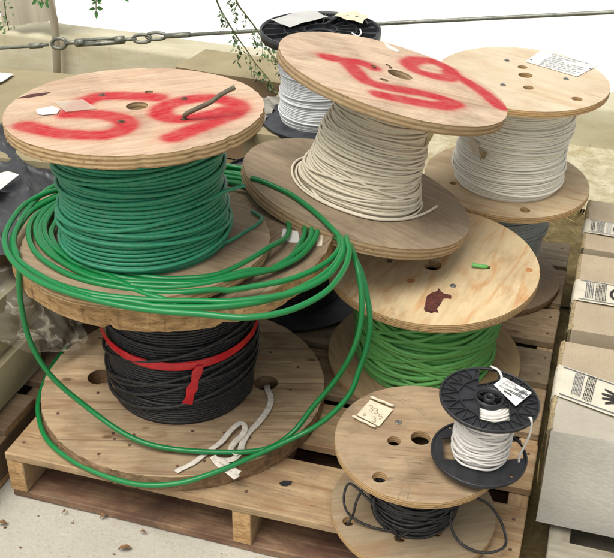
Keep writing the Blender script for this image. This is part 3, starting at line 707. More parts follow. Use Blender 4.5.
for i in range(5): ribseg(mb, pol(hub*.42, i*2*PI/5+.5), pol(hub*1.12, i*2*PI/5+.5), zt-.004, h=.006)
mb.cyl((0, 0, s10.tb), (0, 0, zt-.002), hub, n=30, caps=False); mb.build('hub', M['black_plastic'], s10.root)
zz = s10.L-.003
s10.w = winding(0, zz, lambda u: (.046-.006*max(0, (u-.6)/.4)-.004*max(0, (.15-u)/.15)), .0046, mess=12, amp=.010, jit=.0012, lift=1.1, over=[floop(s10, .047, .004, .003)]+[floop(s10, .0255+.0042*i, zz-.003-.0011*i, .0008) for i in range(5)]).build('wire_winding', M['white_wire'], s10.root, (0, 0, s10.tb))
px_loop(s10, [(491, 366.5, -.004), (493, 367.5, .006), (498, 370, .010), (501.5, 376, .010), (501, 383, .006)], M['white_wire'], .0021, 'wire_end', True)
mb = MB(); P = [s10.top(529, 418, .0), s10.top(531, 418.5, .009), s10.top(531.5, 424, -.002), s10.top(530, 434, -.03), s10.bot(525, 445, .05), s10.bot(520, 455, .02), s10.bot(519, 462, .003)]
mb.tube(spline(P, 6), .0021, 8); mb.build('wire_end', M['white_wire'], s10.root)
lb = decal(s10, [(493, 389), (503, 381.5), (531, 397), (515, 410.5)], M['paper'], 'price_label', .0092, th=.0005)
rows(s10, (503, 381.5), (531, 397), (493, 389), 3, .12, .5, M['ink_faint'], lb, .0097)
rows(s10, (515, 391), (530, 399), (507, 397), 2, .0, .95, M['ink'], lb, .0097)
rows(s10, (508, 393), (516, 398), (501, 396), 2, .0, .95, M['ink_dark'], lb, .0097)
def bars(sp, o, ex, ey, n, mat, parent, h):
    mb = MB(); O = Vector(o); X = Vector(ex)-O; Y = Vector(ey)-O; u = 0
    for i in range(n):
        w = (.3+.5*rnd())/n; q = [O+X*u, O+X*(u+w), O+X*(u+w)+Y, O+X*u+Y]; P = [sp.top(a.x, a.y) for a in q]; mb.add([(p.x, p.y, p.z+h) for p in P], [(0, 1, 2, 3)]); u += 1/n
    mb.build('barcode', mat, parent)
bars(s10, (520, 400), (527, 396.5), (516, 397.5), 9, M['ink'], lb, .0099)

# S8: large black reel behind, S7 behind it with papers on top
s8 = Spool('plastic_cable_reel', 'large dark plastic reel standing low behind the black cable drum', (-.668, 2.088, .148), (0, 0), .195, .2, .285, .006, .007, 'black plastic reels', 'cable reel')
s8.flanges(M['black_plastic2'], M['black_plastic'], M['black_plastic2'], M['black_plastic'], [(0, 0, .02)], [(0, 0, .02)], jit=0, rings=3)
s8.wind(M['black_cable'], lambda u: .13, .006, mess=3, amp=.01); s8.core(.07)
mb = MB()
for i in range(20): ribseg(mb, pol(.06, i*PI/10), pol(.185, i*PI/10), s8.tb+s8.L, .003, .008)
for r in (.06, .12, .192):
    for i in range(40): ribseg(mb, pol(r, i*PI/20), pol(r, (i+1)*PI/20), s8.tb+s8.L, .003, .009)
mb.build('ribs', M['black_plastic'], s8.root)
s7c = (-.749, 2.604, .404)
s7 = Spool('plastic_cable_reel', 'tall black plastic reel of white wire with papers on its ribbed top', s7c, (0, -.7), .165, .163, .249, .006, .010, 'black plastic reels', 'cable reel')
s7.flanges(M['black_plastic2'], M['black_plastic'], M['black_plastic2'], M['black_plastic'], [(0, 0, .03)], [(0, 0, .02)], jit=0, rings=3)
s7.wind(M['cool_cable'], lambda u: .113+.002*math.sin(u*11), .0048, mess=6, amp=.006, jit=.0006); s7.core(.06)
mb = MB(); zt = s7.tb+s7.L
for i in range(18): ribseg(mb, pol(.045, i*PI/9), pol(.155, i*PI/9), zt, .003, .012)
for r in (.045, .10):
    for i in range(36): ribseg(mb, pol(r, i*PI/18), pol(r, (i+1)*PI/18), zt, .003, .012)
mb.build('ribs', M['black_plastic'], s7.root)
mb = MB(); N = 80
vs = [(rr*math.cos(2*PI*i/N), rr*math.sin(2*PI*i/N), z) for rr, z in ((.165, zt-.012), (.1665, zt+.012), (.161, zt+.012), (.161, zt-.003)) for i in range(N)]
mb.add(vs, [(k*N+i, k*N+(i+1) % N, ((k+1) % 4)*N+(i+1) % N, ((k+1) % 4)*N+i) for k in range(4) for i in range(N)], 0, True); mb.build('rim', M['black_plastic'], s7.root)
def sheet(sp, px, mat, name, h, sub=8, amp=.003, parent=None):
    P = [sp.top(*q) for q in px]; mb = MB(); vs = []
    for i in range(sub+1):
        for j in range(sub+1):
            u, v = i/sub, j/sub; p = (P[0]*(1-u)+P[1]*u)*(1-v)+(P[3]*(1-u)+P[2]*u)*v
            vs.append(p+Vector((0, 0, h+amp*noise.noise(Vector((u*2.5+h*100, v*2.5, 3))))))
    k = sub+1; mb.add(vs, [(i*k+j, i*k+j+1, (i+1)*k+j+1, (i+1)*k+j) for i in range(sub) for j in range(sub)], 0, True)
    return mb.build(name, mat, parent)
def top_level(o, sp, label, cat, group=None):
    o.matrix_world = sp.root.matrix_world.copy() if False else (sp.M@Matrix.Translation((0, 0, -sp.tb))); tag(o, label, cat, group); return o
top_level(sheet(s7, [(270, 27), (308, 16), (328, 23), (290, 34)], M['paper_grey'], 'paper_sheet', .020, amp=.006), s7, 'creased white paper sheet on the left side of the tall black reel', 'paper')
top_level(sheet(s7, [(332, 24), (344, 18.5), (369, 22), (362, 31)], M['card'], 'crumpled_packet', .022, amp=.012), s7, 'crumpled cream packet on the right side of the tall black reel', 'packet')
mb = MB(); mb.tube(spline([s7.top(x, y, .016) for x, y in ((325, 24), (333, 20), (342, 17), (352, 16.5), (362, 19), (368, 24))], 6), .0035, 8); mb.build('strap', M['black_plastic'], s7.root)
mb = MB(); mb.tube(spline([s7.top(x, y, z) for x, y, z in ((352, 33, .012), (358, 36, .014), (361, 33, .016), (360, 29, .016))], 6), .002, 8); mb.build('wire_end', M['cool_cable'], s7.root)

# ================================================================== loose coil of green cable
CO = {'z': .556}
def LP(pts): return [at(x, y, z=z) for x, y, z in pts]
zb = .5625
def back(c, R, a0, a1, z, n=7, dx=0):
    return [Vector((c[0]+R*math.cos(a0+(a1-a0)*i/n)+dx, c[1]+R*math.sin(a0+(a1-a0)*i/n), z)) for i in range(1, n)]
coil = MB(); cr = .0053
def loop(front, z, zz=None, bz=.566, add=()):
    """front: picture points left (rear) to right (rear); closed round the back of the spool with an arc"""
    F = [at(x, y, z=(z+(f[0] if f else 0))) for x, y, *f in front]
    a, b = F[-1], F[0]; c = Vector((-.765, 1.57, 0)); P = list(F)
    va, vb = a-c, b-c; aa = math.atan2(va.y, va.x); ab = math.atan2(vb.y, vb.x)
    if ab < aa: ab += 2*PI
    ra, rb = Vector((va.x, va.y)).length, Vector((vb.x, vb.y)).length; n = 9
    for i in range(1, n):
        t = i/n; r = ra+(rb-ra)*t; r = r*(1-.10*math.sin(PI*t)); an = aa+(ab-aa)*t; P.append(Vector((c.x+r*math.cos(an), c.y+r*math.sin(an), bz+.004*math.sin(an*3+z*900))))
    Q = spline(P, 8, True)
    for p in Q:
        l = s3.Mi@p
        dep = s3.Rb-math.hypot(l.x, l.y); d2 = math.hypot(p.x+.763, p.y-1.495)
        if dep > -.035 and p.y > 1.58 and p.x > -.70: p.z = min(p.z, (s3.M@Vector((l.x, l.y, -.0100+max(0, -dep)*.55))).z)
        elif dep > 0 and p.y > 1.62: p.z = min(p.z, (s3.M@Vector((l.x, l.y, -.0100))).z)
        elif d2 < .275: k = min(1, (.275-d2)/.045); p.z = max(p.z, .5625+(.5855-.5625)*k*k*(3-2*k))
    coil.tube(Q, cr, 10, True)
loop([(53, 191), (30, 201), (16, 214), (5, 236), (10, 257), (31, 277), (66, 292), (117, 305), (160, 311), (200, 314), (246, 317.5), (289, 310.5), (325, 292.5), (343, 271), (349, 254), (348, 244, -.004)], .590, bz=.568)
loop([(55, 198), (33, 210), (21, 224), (13.7, 241), (19.5, 261), (51, 282), (90, 294), (140, 300), (200, 301), (236, 301), (289, 293.5), (325, 278), (341, 258), (343, 244, -.004)], .584, bz=.574)
loop([(55, 204), (38, 217), (30, 230), (31, 247), (43, 263), (75, 281), (120, 292), (176, 297), (225, 291), (253, 286.5), (289, 279.5), (321, 266), (337, 252), (339, 240, -.004)], .577, bz=.567)
loop([(58, 208), (43, 222), (37, 236), (42, 252), (60, 268), (98, 287), (150, 291), (200, 290), (236, 281.5), (271, 270.5), (299, 257), (314, 240), (317, 228), (312, 215, -.002)], .569, bz=.575)
loop([(60, 214), (49, 228), (46, 240), (52, 254), (70, 268), (105, 284), (160, 293), (210, 293), (258, 279), (288, 260), (303, 238), (304, 224), (297, 211)], .5645, bz=.567)
loop([(57, 226), (52, 238), (58, 252), (75, 268), (101, 277), (150, 301), (205, 308), (255, 303), (300, 290), (331, 270), (346, 252), (347, 242)], .5745, bz=.583)
loop([(64, 236), (62, 246), (70, 260), (97, 276), (150, 288), (190, 289), (222, 284), (254, 267.5), (278, 249.5), (289, 231), (284, 214), (272, 203)], .5635, bz=.572)
p3 = lambda x, y, dz: on_plane(x, y, s3.M@Vector((0, 0, dz)), s3.n)
loop([(56, 196), (36, 206), (24, 219), (12, 239), (16, 260), (42, 279), (80, 297), (130, 304), (178, 307), (225, 306), (270, 299), (308, 284), (333, 266), (342, 249), (340, 240, -.004)], .5795, bz=.569)
loop([(59, 211), (46, 224), (41, 238), (48, 254), (72, 274), (118, 290), (170, 295), (222, 288), (262, 274), (292, 256), (309, 240), (311, 226), (304, 211)], .5705, bz=.571)
# two turns that have slipped off and hang down over the front
h1 = [at(90, 180, z=.575), at(55, 186, z=.578), at(33, 203, z=.585), at(17, 228, z=.588), at(14, 244, z=.585), at(19, 262, z=.575), at(20, 297, z=.50), at(29.6, 340, z=.40), at(51, 375.8, z=.315), at(86.7, 407, z=.245), at(125, 434, z=.205), at(161, 447, z=.192), at(215, 452, z=.190),
      at(263.8, 449.5, z=.19), at(292, 433, z=.205), at(313, 407, z=.25), at(336.5, 379, z=.32), at(352.8, 351, z=.40), at(361, 321, z=.465), at(361, 289, z=.52), at(355, 258, z=.560), p3(349, 243, -.014), p3(338, 228, -.016), p3(322, 212, -.016)]
sm1 = at(240, 176, z=.57); sm2 = at(120, 160, z=.57); sm3 = at(50, 185, z=.58)
coil.tube(spline(h1+[p3(300, 195, -.018), p3(265, 178, -.03), at(236, 170, z=.567), at(205, 160, z=.567), sm2], 10), cr, 10)
h2_ = [p3(250.5, 177.5, .0065), p3(262, 181, .0065), p3(274.5, 186.4, .0065), p3(287, 192.3, .0065), p3(299, 199.8, .0065), p3(316, 213.2, .0065), p3(331, 227.5, .008), p3(344, 242.5, .011), at(355, 259, z=.545), at(363.5, 280, z=.51), at(370, 317.7, z=.45), at(367, 345, z=.40), at(360, 367.6, z=.355), at(350.4, 393, z=.305), at(331.8, 414, z=.26),
       at(311, 429, z=.225), at(285, 442, z=.205), at(254, 456, z=.193), at(215, 472.5, z=.183), at(176, 483.6, z=.170), at(132, 483.6, z=.158), at(83, 466.5, z=.152), at(49, 442, z=.150), at(38.5, 416, z=.149), at(40, 395, z=.148), at(50, 370, z=.147), at(68, 345, z=.147)]
coil.tube(spline(h2_, 10), cr, 10)
tag(coil.build('green_cable_coil', M['green_loose']), 'loose glossy green cable coiled round the left spools, two turns drooping over the front', 'cable')

# webbing knotted on the lower flange, through the drum's hole
wb_ = MB()
WP = lambda x, y, dz: at(x, y, z=.176+dz)
def ribbon(P, w=.0068, flat=.16): wb_.tube(spline(P, 8), [w]*(len(spline(P, 8))), 10, flat=flat)
ribbon([WP(267, 385, -.012), WP(267.5, 389, .004), WP(271, 399, .006), WP(267, 411, .006), WP(257, 424, .005), WP(249, 432, .005), WP(243, 442, .006), WP(240, 452, .008), WP(233, 459, .010), WP(223, 460, .010), WP(214, 458, .008)])
ribbon([WP(176, 472, .004), WP(181, 469, .004), WP(193, 463, .004), WP(206, 453, .006), WP(221, 442, .008), WP(231, 430, .012), WP(240, 423, .014), WP(245, 426, .012), WP(243, 434, .009), WP(235, 442, .010), WP(231, 450, .012), WP(238, 455, .012)], .0062)
ribbon([WP(213, 456, .010), WP(218, 463, .006), WP(224, 468, .004), WP(231, 473, .004), WP(237, 478, .004)], .0075)
ribbon([WP(222, 460, .014), WP(228, 465, .009), WP(236, 471, .005), WP(240, 473, .004)], .006)
tag(wb_.build('webbing_strap', M['webbing']), 'knotted white webbing tied through a hole in the drum of black cable', 'strap')

# ================================================================== pallets
wPal = [wood('pallet_board_a', S(196, 160, 116), S(150, 116, 80), rings=6, ringcol=S(152, 112, 74), dirt=.35, rand=True, knots=.8, crack=.6),
        wood('pallet_board_b', S(176, 146, 110), S(136, 108, 80), rings=5, ringcol=S(132, 100, 70), dirt=.45, rand=True, knots=.8, crack=.6),
        wood('pallet_board_grey', S(164, 142, 114), S(126, 106, 84), rings=5, ringcol=S(120, 98, 74), dirt=.5, rand=True, knots=.8, crack=.7)]
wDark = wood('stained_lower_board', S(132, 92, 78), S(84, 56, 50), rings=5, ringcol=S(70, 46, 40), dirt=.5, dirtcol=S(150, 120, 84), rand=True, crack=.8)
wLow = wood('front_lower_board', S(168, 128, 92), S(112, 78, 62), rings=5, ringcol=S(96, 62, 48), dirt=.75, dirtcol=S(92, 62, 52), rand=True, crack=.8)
wEnd = plankedge('end_grain', S(200, 166, 118), S(142, 106, 70))
wGrey = wood('whitish_pallet_board', S(170, 162, 146), S(138, 128, 112), dirt=.4, rand=True, crack=.6)
def board(name, x0, x1, y0, y1, z0, z1, mat, parent, end=None, skew=0., nails=0, mirrored=False):
    """a sawn board along its longer side, slightly bowed, with rough ends"""
    lx, ly, lz = x1-x0, y1-y0, z1-z0; along = lx >= ly
    bm = bmesh.new(); bmesh.ops.create_cube(bm, size=1)
    for v in bm.verts: v.co = Vector((v.co.x*(lx if along else ly), v.co.y*(ly if along else lx), v.co.z*lz))
    L = lx if along else ly
    ed = [e for e in bm.edges if abs((e.verts[0].co-e.verts[1].co).x) > L*.5]
    bmesh.ops.bevel(bm, geom=list(bm.edges), offset=.0018, segments=1, affect='EDGES')
    ed = [e for e in bm.edges if abs((e.verts[0].co-e.verts[1].co).x) > L*.5]
    bmesh.ops.subdivide_edges(bm, edges=ed, cuts=14, use_grid_fill=True)
    ph = rnd()*90
    for v in bm.verts:
        v.co.z += .0014*noise.noise(Vector((v.co.x*3+ph, v.co.y*9, 0))); v.co.y += .0016*noise.noise(Vector((v.co.x*7+ph, 5, v.co.y*2)))
        if abs(v.co.x) > L*.49: v.co.x += .002*noise.noise(Vector((v.co.y*40+ph, v.co.z*50, 1)))
    me = bpy.data.meshes.new(name)
    for f in bm.faces: f.material_index = 1 if abs(f.normal.x) > .8 else 0
    bm.to_mesh(me); bm.free()
    o = link(name, me, [mat, end or wEnd], parent, ((x0+x1)/2, (y0+y1)/2, (z0+z1)/2))
    o.rotation_euler = (0, 0, skew+(0 if along else PI/2))
    return o
def shift(o, p):
    for c in o.children: c.location -= p
def pallet(label, P, W, D, ys, strx, mats, low, holes=True, nm='wooden_pallet', grp='wooden pallets', lows=((0.004, .09), (.096, .19), (.197, .30), (.32, .42), (.55, .68), (.82, .94), (1.1, 1.24))):
    r = empty(nm, P); tag(r, label, 'pallet', grp)
    for i, (a, b) in enumerate(ys):
        sk = (rnd()-.5)*.004
        bo = board('deck_board', 0, W-.002*rnd(), a, b, .122, .14, mats[i % len(mats)], r, None, sk)
        for sx in (strx if holes else ()):
            for q in (.25, .75):
                p = Vector((sx+.019+(rnd()-.5)*.012-W/2, (q-.5)*(b-a), .0095+.0006)); nail(p-Vector((0, 0, .001)), bo)
    for sx in strx: board('stringer', sx, sx+.038, .001, D-.004, .0405, .1215, mats[1 % len(mats)], r)
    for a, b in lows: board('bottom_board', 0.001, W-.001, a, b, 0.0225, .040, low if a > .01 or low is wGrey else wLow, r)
    return r
Y0 = 1.31
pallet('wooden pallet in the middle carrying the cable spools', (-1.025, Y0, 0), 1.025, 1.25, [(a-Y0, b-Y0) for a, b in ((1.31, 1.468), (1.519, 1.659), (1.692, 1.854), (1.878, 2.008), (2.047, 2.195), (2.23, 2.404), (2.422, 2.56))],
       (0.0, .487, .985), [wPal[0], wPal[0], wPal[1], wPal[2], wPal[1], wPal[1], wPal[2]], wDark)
pallet('greyish wooden pallet at the right under the row of cartons', (.045, 1.30, 0), .9, 1.2, [(0.0, .10), (.16, .26), (.32, .42), (.5, .6), (.68, .78), (.86, .96), (1.08, 1.18)], (0.0, .43, .86), [wGrey], wGrey, False)
pallet('brown wooden pallet at the left under the cream cartons', (-2.09, 1.20, 0), 1.03, 1.3, [(0.0, .12), (.17, .29), (.34, .46), (.52, .64), (.72, .84), (.92, 1.04), (1.16, 1.28)], (0.0, .5, .992), [wood('brown_pallet_board', S(120, 92, 66), S(84, 62, 44), dirt=.4, rand=True)], wDark, False)

# ================================================================== cartons on the right
def carton(label, x0, x1, y0, y1, z0, z1, mat, name='carton', grp=None, seam=True, rough=.003, topmat=None, frontmat=None, split=None, rotz=0, cat='carton'):
    r = empty(name, ((x0+x1)/2, (y0+y1)/2, z0)); tag(r, label, cat, grp); r.rotation_euler = (0, 0, rotz)
    w, d, h = x1-x0, y1-y0, z1-z0
    bm = bmesh.new(); bmesh.ops.create_cube(bm, size=1)
    for v in bm.verts: v.co = Vector((v.co.x*w, v.co.y*d, (v.co.z+.5)*h))
    bmesh.ops.subdivide_edges(bm, edges=list(bm.edges), cuts=12, use_grid_fill=True)
    ph = rnd()*60
    for v in bm.verts:
        cx, cy = v.co.x/w*2, v.co.y/d*2; cz = v.co.z/h*2-1; nn = noise.noise(Vector((v.co.x*6+ph, v.co.y*6, v.co.z*6)))
        inn = min(1-abs(cx)+1-abs(cz), 1.)
        if abs(cy) > .99: v.co.y += math.copysign(.006*(1-cx*cx)*(1-cz*cz)+rough*nn, cy)
        if abs(cx) > .99: v.co.x += math.copysign(.005*(1-cy*cy)*(1-cz*cz)+rough*nn, cx)
        if cz > .99: v.co.z += rough*nn-.003*(1-cx*cx)*(1-cy*cy)
    me = bpy.data.meshes.new('box'); 
    for f in bm.faces:
        c = f.calc_center_median()
        f.material_index = 2 if (f.normal.y < -.7) else (1 if f.normal.z > .7 and (split is None or c.y < split) else 0)
        f.smooth = True
    bm.to_mesh(me); bm.free(); me.set_sharp_from_angle(angle=.7) if hasattr(me, 'set_sharp_from_angle') else None
    link('box', me, [mat, topmat or mat, frontmat or mat], r)
    return r, w, d, h
def torn(r, w, d, h, y0=-.5, y1=.5, n=26, side=-1):
    """ragged torn paper along the upper edge on one side"""
    mb = MB(); vs = []
    for i in range(n+1):
        y = d*(y0+(y1-y0)*i/n); a = .5+.5*noise.noise(Vector((i*.9, w*10, h*9))); b = rnd()
        vs += [(side*(w/2+.001-.005*a*b), y, h+.0018+.0016*b), (side*(w/2+.005+.002*b), y, h-.001), (side*(w/2+.007+.002*a), y, h-.008-.014*a*b)]
    mb.add(vs, [(3*i+q, 3*i+q+1, 3*i+4+q, 3*i+3+q) for i in range(n) for q in range(2)], 0, True); mb.build('torn_edge', M['kraft_edge'], r)
M['band'] = plain('cream_printed_band', S(206, 200, 180), .6, .25, .06, 30, .1)
def band_on(r, w, d, h, ya, yb, skew=0., x1=.40, parts=('text', 'logo'), drop=.03):
    """paper band across the lid, folded over the left edge; printed with blocks of text and a drawing"""
    mb = MB(); n = 24; vs = []
    for i in range(n+1):
        u = i/n; x = -w/2-.004+u*(x1+.004); 
        for q, yy in enumerate((ya, (ya+yb)/2, yb)): vs.append((x, yy+skew*(x+w/2), h+.0035+.0012*noise.noise(Vector((u*9, q, d*7)))))
    for q, yy in enumerate((ya, (ya+yb)/2, yb)): vs.append((-w/2-.0085, yy, h-.006))
    for q, yy in enumerate((ya, (ya+yb)/2, yb)): vs.append((-w/2-.0095, yy+.002, h-drop))
    k = 3; fs = [(i*k+q, (i+1)*k+q, (i+1)*k+q+1, i*k+q+1) for i in range(n) for q in range(2)]
    e = (n+1)*3; fs += [(e+q, q, q+1, e+q+1) for q in range(2)]+[(e+3+q, e+q, e+q+1, e+3+q+1) for q in range(2)]
    mb.add(vs, fs, 0, True); b = mb.build('printed_band', M['band'], r)
    hh = h+.0056; X = lambda x, v: Vector((-w/2+x, ya+(yb-ya)*v+skew*x, hh))
    mb = MB()
    for v0, v1 in ((.05, .075), (.925, .95)):
        mb.add([X(.004, v0), X(x1-.01, v0), X(x1-.01, v1), X(.004, v1)], [(0, 1, 2, 3)])
    mb.build('border_lines', M['ink'], b)
    return b, X
def block(X, b, x0, x1, v0, v1, rowsn, mat, slant=0., vertical=True):
    mb = MB()
    for i in range(rowsn):
        if vertical:
            x = x0+(x1-x0)*(i+.3)/rowsn; dx = (x1-x0)/rowsn*.5; v = v0+.03*rnd()
            while v < v1-.02:
                l = min(.05+.16*rnd(), v1-v); mb.add([X(x+slant*v, v), X(x+dx+slant*v, v), X(x+dx+slant*(v+l), v+l), X(x+slant*(v+l), v+l)], [(0, 1, 2, 3)]); v += l+.03
    return mb.build('printed_text', mat, b)
G = 'cartons in a row on the right'
zc = .142
def cx_(x, y, z=.358): return at(x, y, z=z)
rN, w, d, h = carton('nearest carton of the right row with pale dimpled sides and a band picturing a hand', .018, .46, 1.435, 1.722, zc, .358, M['carton'], grp=G, topmat=M['carton_pale_top'], frontmat=M['carton_pale'], split=-.03)
torn(rN, w, d, h, -.1, .5); torn(rN, w, d, h, -.5, -.1, 14)
b, X = band_on(rN, w, d, h, -.045, .055, skew=-.30, x1=.3)
block(X, b, .022, .040, .18, .92, 7, M['ink'], .006); block(X, b, .043, .060, .12, .95, 6, M['ink_dark'], .008)
mb = MB()   # gloved hand drawing: palm, cuff and five fingers
hp = lambda u, v: X(.075+u, v)
hand = [[(.030, .40), (.050, .36), (.054, .62), (.032, .66)], [(.050, .34), (.066, .30), (.070, .64), (.054, .64)]]
for q in hand: mb.add([hp(*p)+Vector((0, 0, .0004)) for p in q], [(0, 1, 2, 3)])
for (a, c, wv) in (((.032, .44), (.010, .26), .05), ((.031, .48), (.004, .38), .05), ((.031, .54), (.003, .52), .05), ((.033, .60), (.008, .68), .05), ((.044, .64), (.030, .88), .06)):
    mb.add([hp(a[0], a[1]-wv), hp(a[0], a[1]+wv), hp(c[0], c[1]+wv*.5), hp(c[0], c[1]-wv*.5)], [(0, 1, 2, 3)])
mb.build('hand_drawing', M['ink_dark'], b)
rC, w, d, h = carton('middle carton of the right row with a printed band and oval emblem on its lid', .028, .47, 1.772, 2.100, zc, .357, M['carton'], grp=G)
torn(rC, w, d, h)
b, X = band_on(rC, w, d, h, -.050, .040, skew=-.02, x1=.3)
block(X, b, .016, .034, .15, .9, 5, M['ink'], 0); block(X, b, .037, .060, .1, .88, 8, M['ink_dark'], 0)
mb = MB(); N = 28; vs = []
for i in range(N):
    a = 2*PI*i/N
    for s_ in (1, .72): vs.append(X(.088+.021*s_*math.cos(a), .5+.30*s_*math.sin(a)))
mb.add(vs, [(2*i, 2*((i+1) % N), 2*((i+1) % N)+1, 2*i+1) for i in range(N)]); mb.build('oval_emblem', M['ink_dark'], b)
block(X, b, .078, .098, .38, .62, 5, M['ink'], 0)
rF, w, d, h = carton('farthest carton of the right row with a printed band, beside the straw', .030, .47, 2.130, 2.395, zc, .357, M['carton'], grp=G)
torn(rF, w, d, h)
b, X = band_on(rF, w, d, h, -.055, .015, skew=-.04, x1=.3)
block(X, b, .008, .018, .15, .9, 3, M['ink_dark'], 0); block(X, b, .022, .040, .1, .9, 8, M['ink'], 0); block(X, b, .044, .056, .1, .9, 5, M['ink_faint'], 0)
mb = MB(); mb.add([X(.075+.016*math.cos(a*PI/8), .5+.3*math.sin(a*PI/8)) for a in range(16)], [tuple(range(16))]); mb.build('oval_emblem', M['ink'], b)
# yellowed tape hanging between pallet and cartons
for r_, (w_, d_, h_) in ((rN, (.442, .287, .216)), (rC, (.442, .328, .215))):
    mb = MB(); vs = []
    for i in range(9):
        u = i/8; vs += [(-w_/2-.010-.002*math.sin(u*5), -d_/2+.02+.12*u*.5, h_-.02-u*(h_-.03)), (-w_/2-.011+.001*math.sin(u*7), -d_/2+.045+.12*u*.5, h_-.02-u*(h_-.03))]
    mb.add(vs, [(2*i, 2*i+1, 2*i+3, 2*i+2) for i in range(8)], 0, True); mb.build('yellowed_tape', M['yellow_tape'], r_)

# ================================================================== left: cartons, film, bag
GL = 'cartons stacked at the left'
carton('lower cream carton at the left edge, beside the brown pallet edge', -1.60, -1.105, 1.28, 1.60, .142, .235, M['carton_cream'], grp=GL)
carton('cream carton stacked second up at the left edge under the plastic bag', -1.60, -1.125, 1.28, 1.64, .237, .36, M['carton_cream'], grp=GL)
carton('brown carton behind the cream ones, beside the big drum', -1.55, -1.13, 1.66, 2.0, .142, .36, M['carton_brown'], grp=GL)
carton('brown carton with worn corner, topmost at the left under the black sheeting', -1.62, -1.16, 1.42, 1.86, .362, .46, M['carton_brown'], grp=GL)
carton('large olive carton with a wide flat lid behind the painted spool', -1.72, -1.03, 1.88, 2.48, .142, .50, M['carton_olive'], grp=None, rotz=.10)
_a, _b = at(176, 67, z=.34), at(300, 86, z=.34); _c = (_a+_b)/2; _d = _b-_a; _an = math.atan2(_d.y, _d.x); _c = _c+Vector((-math.sin(_an), math.cos(_an), 0))*.11
carton('long flat carton with a brown front lying behind the painted spool', _c.x-_d.length/2, _c.x+_d.length/2, _c.y-.11, _c.y+.11, .036, .34, M['carton_olive'], grp=None, rotz=_an, frontmat=M['carton_brown'])
carton('plain pale carton standing under the tall black reel', -.93, -.60, 2.46, 2.78, .142, .393, M['carton_olive'])
t = NT('black_polythene'); v = t.co(); n = t.noise(v, 5, 5, .6); t.bump(t.noise(t.co((5, 14, 6), .5), 1.6, 3, .5), .6, .01)
M['poly'] = t.fin(t.ramp(n, [(.3, S(42, 43, 44)), (.7, S(64, 65, 66))]), .42, .5)
def drape(fn, nu, nv, name, mat, label, cat, solid=0):
    mb = MB(); vs = [fn(i/nu, j/nv) for i in range(nu+1) for j in range(nv+1)]; k = nv+1
    mb.add(vs, [(i*k+j, (i+1)*k+j, (i+1)*k+j+1, i*k+j+1) for i in range(nu) for j in range(nv)], 0, True)
    o = mb.build(name, mat); tag(o, label, cat); return o
def fold(x, y, a, f, ph): 
    s = noise.noise(Vector((x*2.2+ph, y*2.2, 0))); return a*abs(math.sin((x*math.cos(.9)+y*math.sin(.9))*f+3*s))
def crease(x, y, a, sc_, ph):
    q = 0
    for k, (f, w) in enumerate(((1, 1), (2.3, .5), (4.9, .22))):
        n_ = noise.noise(Vector(((x*.55+y*.9)*sc_*f+ph, (x-y*.5)*sc_*f*.45, k*7.+ph))); q += w*(1-min(1, abs(n_)*3.2))**2
    return a*q
def film(u, v):
    x = -1.62+.66*u; y = 1.55+.52*v; z = .470+.02*v+crease(x, y, .022, 5.5, 1)+.010*noise.noise(Vector((x*6, y*6, 2)))
    e = max(0, (x+1.12)/.16); z -= .10*e*e; z -= .06*max(0, (1.63-y)/.1)**2*.5
    return (x, y+.02*noise.noise(Vector((x*8, 3, 1))), z)
drape(film, 150, 120, 'polythene_sheet', M['poly'], 'creased dark grey polythene sheet draped over the cartons at the left', 'plastic sheet')
def film2(u, v):
    x = -1.16+.27*u; y = 2.42+.26*v; z = .41+.03*noise.noise(Vector((x*8, y*8, 4)))+crease(x, y, .024, 7, 5)-.12*(u-.5)**2
    return (x, y, z)
M['poly_grey'] = plain('pale_grey_polythene', S(150, 146, 134), .45, .45, .25, 10, .3)
drape(film2, 90, 80, 'polythene_sheet', M['poly_grey'], 'pale grey crumpled polythene behind the painted spool, beside the tall reel', 'plastic sheet')
pp = [at(-14, 176, z=.515), at(8, 171, z=.515), at(19, 174.5, z=.513), at(-3, 192, z=.512), at(-24, 192, z=.513)]
mb = MB(); mb.add(pp+[p-Vector((0, 0, .0008)) for p in pp], [(0, 1, 2, 3, 4), (9, 8, 7, 6, 5)]+[(i, 5+i, 5+(i+1) % 5, (i+1) % 5) for i in range(5)])
tag(mb.build('paper_sheet', M['paper']), 'white paper sheet lying on the dark polythene at the left edge', 'paper')
pp = [at(-6, 86, z=.503), at(-6, 73, z=.503), at(14, 75, z=.503), at(4, 82, z=.503)]
mb = MB(); mb.add([p+Vector((0, 0, .004)) for p in pp], [(0, 1, 2, 3)]); tag(mb.build('paper_scrap', M['paper']), 'white scrap of paper at the far corner of the olive carton', 'paper')
# clear plastic bag hanging over the cartons
t = NT('clear_bag'); v = t.co(); bn_ = t.noise(t.co((6, 6, 10)), 1.6, 3, .5, .9); rg = t.math('ABSOLUTE', t.math('SUBTRACT', bn_, .5)); rg = t.mr(rg, .0, .05, 1, 0); t.bump(bn_, .8, .012)
al = t.math('ADD', .20, t.math('MULTIPLY', rg, .40)); M['bag'] = t.fin(S(206, 198, 176), .12, .8, Alpha=al)
def bag(u, v):
    # u along the fall, v across
    c = [Vector((-1.36, 1.45, .375)), Vector((-1.20, 1.50, .385)), Vector((-1.105, 1.55, .34)), Vector((-1.05, 1.59, .235)), Vector((-1.02, 1.62, .20))]
    q = u*4; i = min(int(q), 3); f = q-i; p = c[i].lerp(c[i+1], f); wd = .17*(1-.86*max(0, (u-.35)/.65)**1.1)
    d_ = Vector((.25, 1, 0)).normalized(); n_ = .016*noise.noise(Vector((u*5, v*6, 1)))+.008*noise.noise(Vector((u*13, v*15, 4)))
    return p+d_*((v-.5)*2*wd)+Vector((n_*1.2+.012*math.sin(v*PI), 0, n_*.9+.008*math.sin(v*9+u*3)))
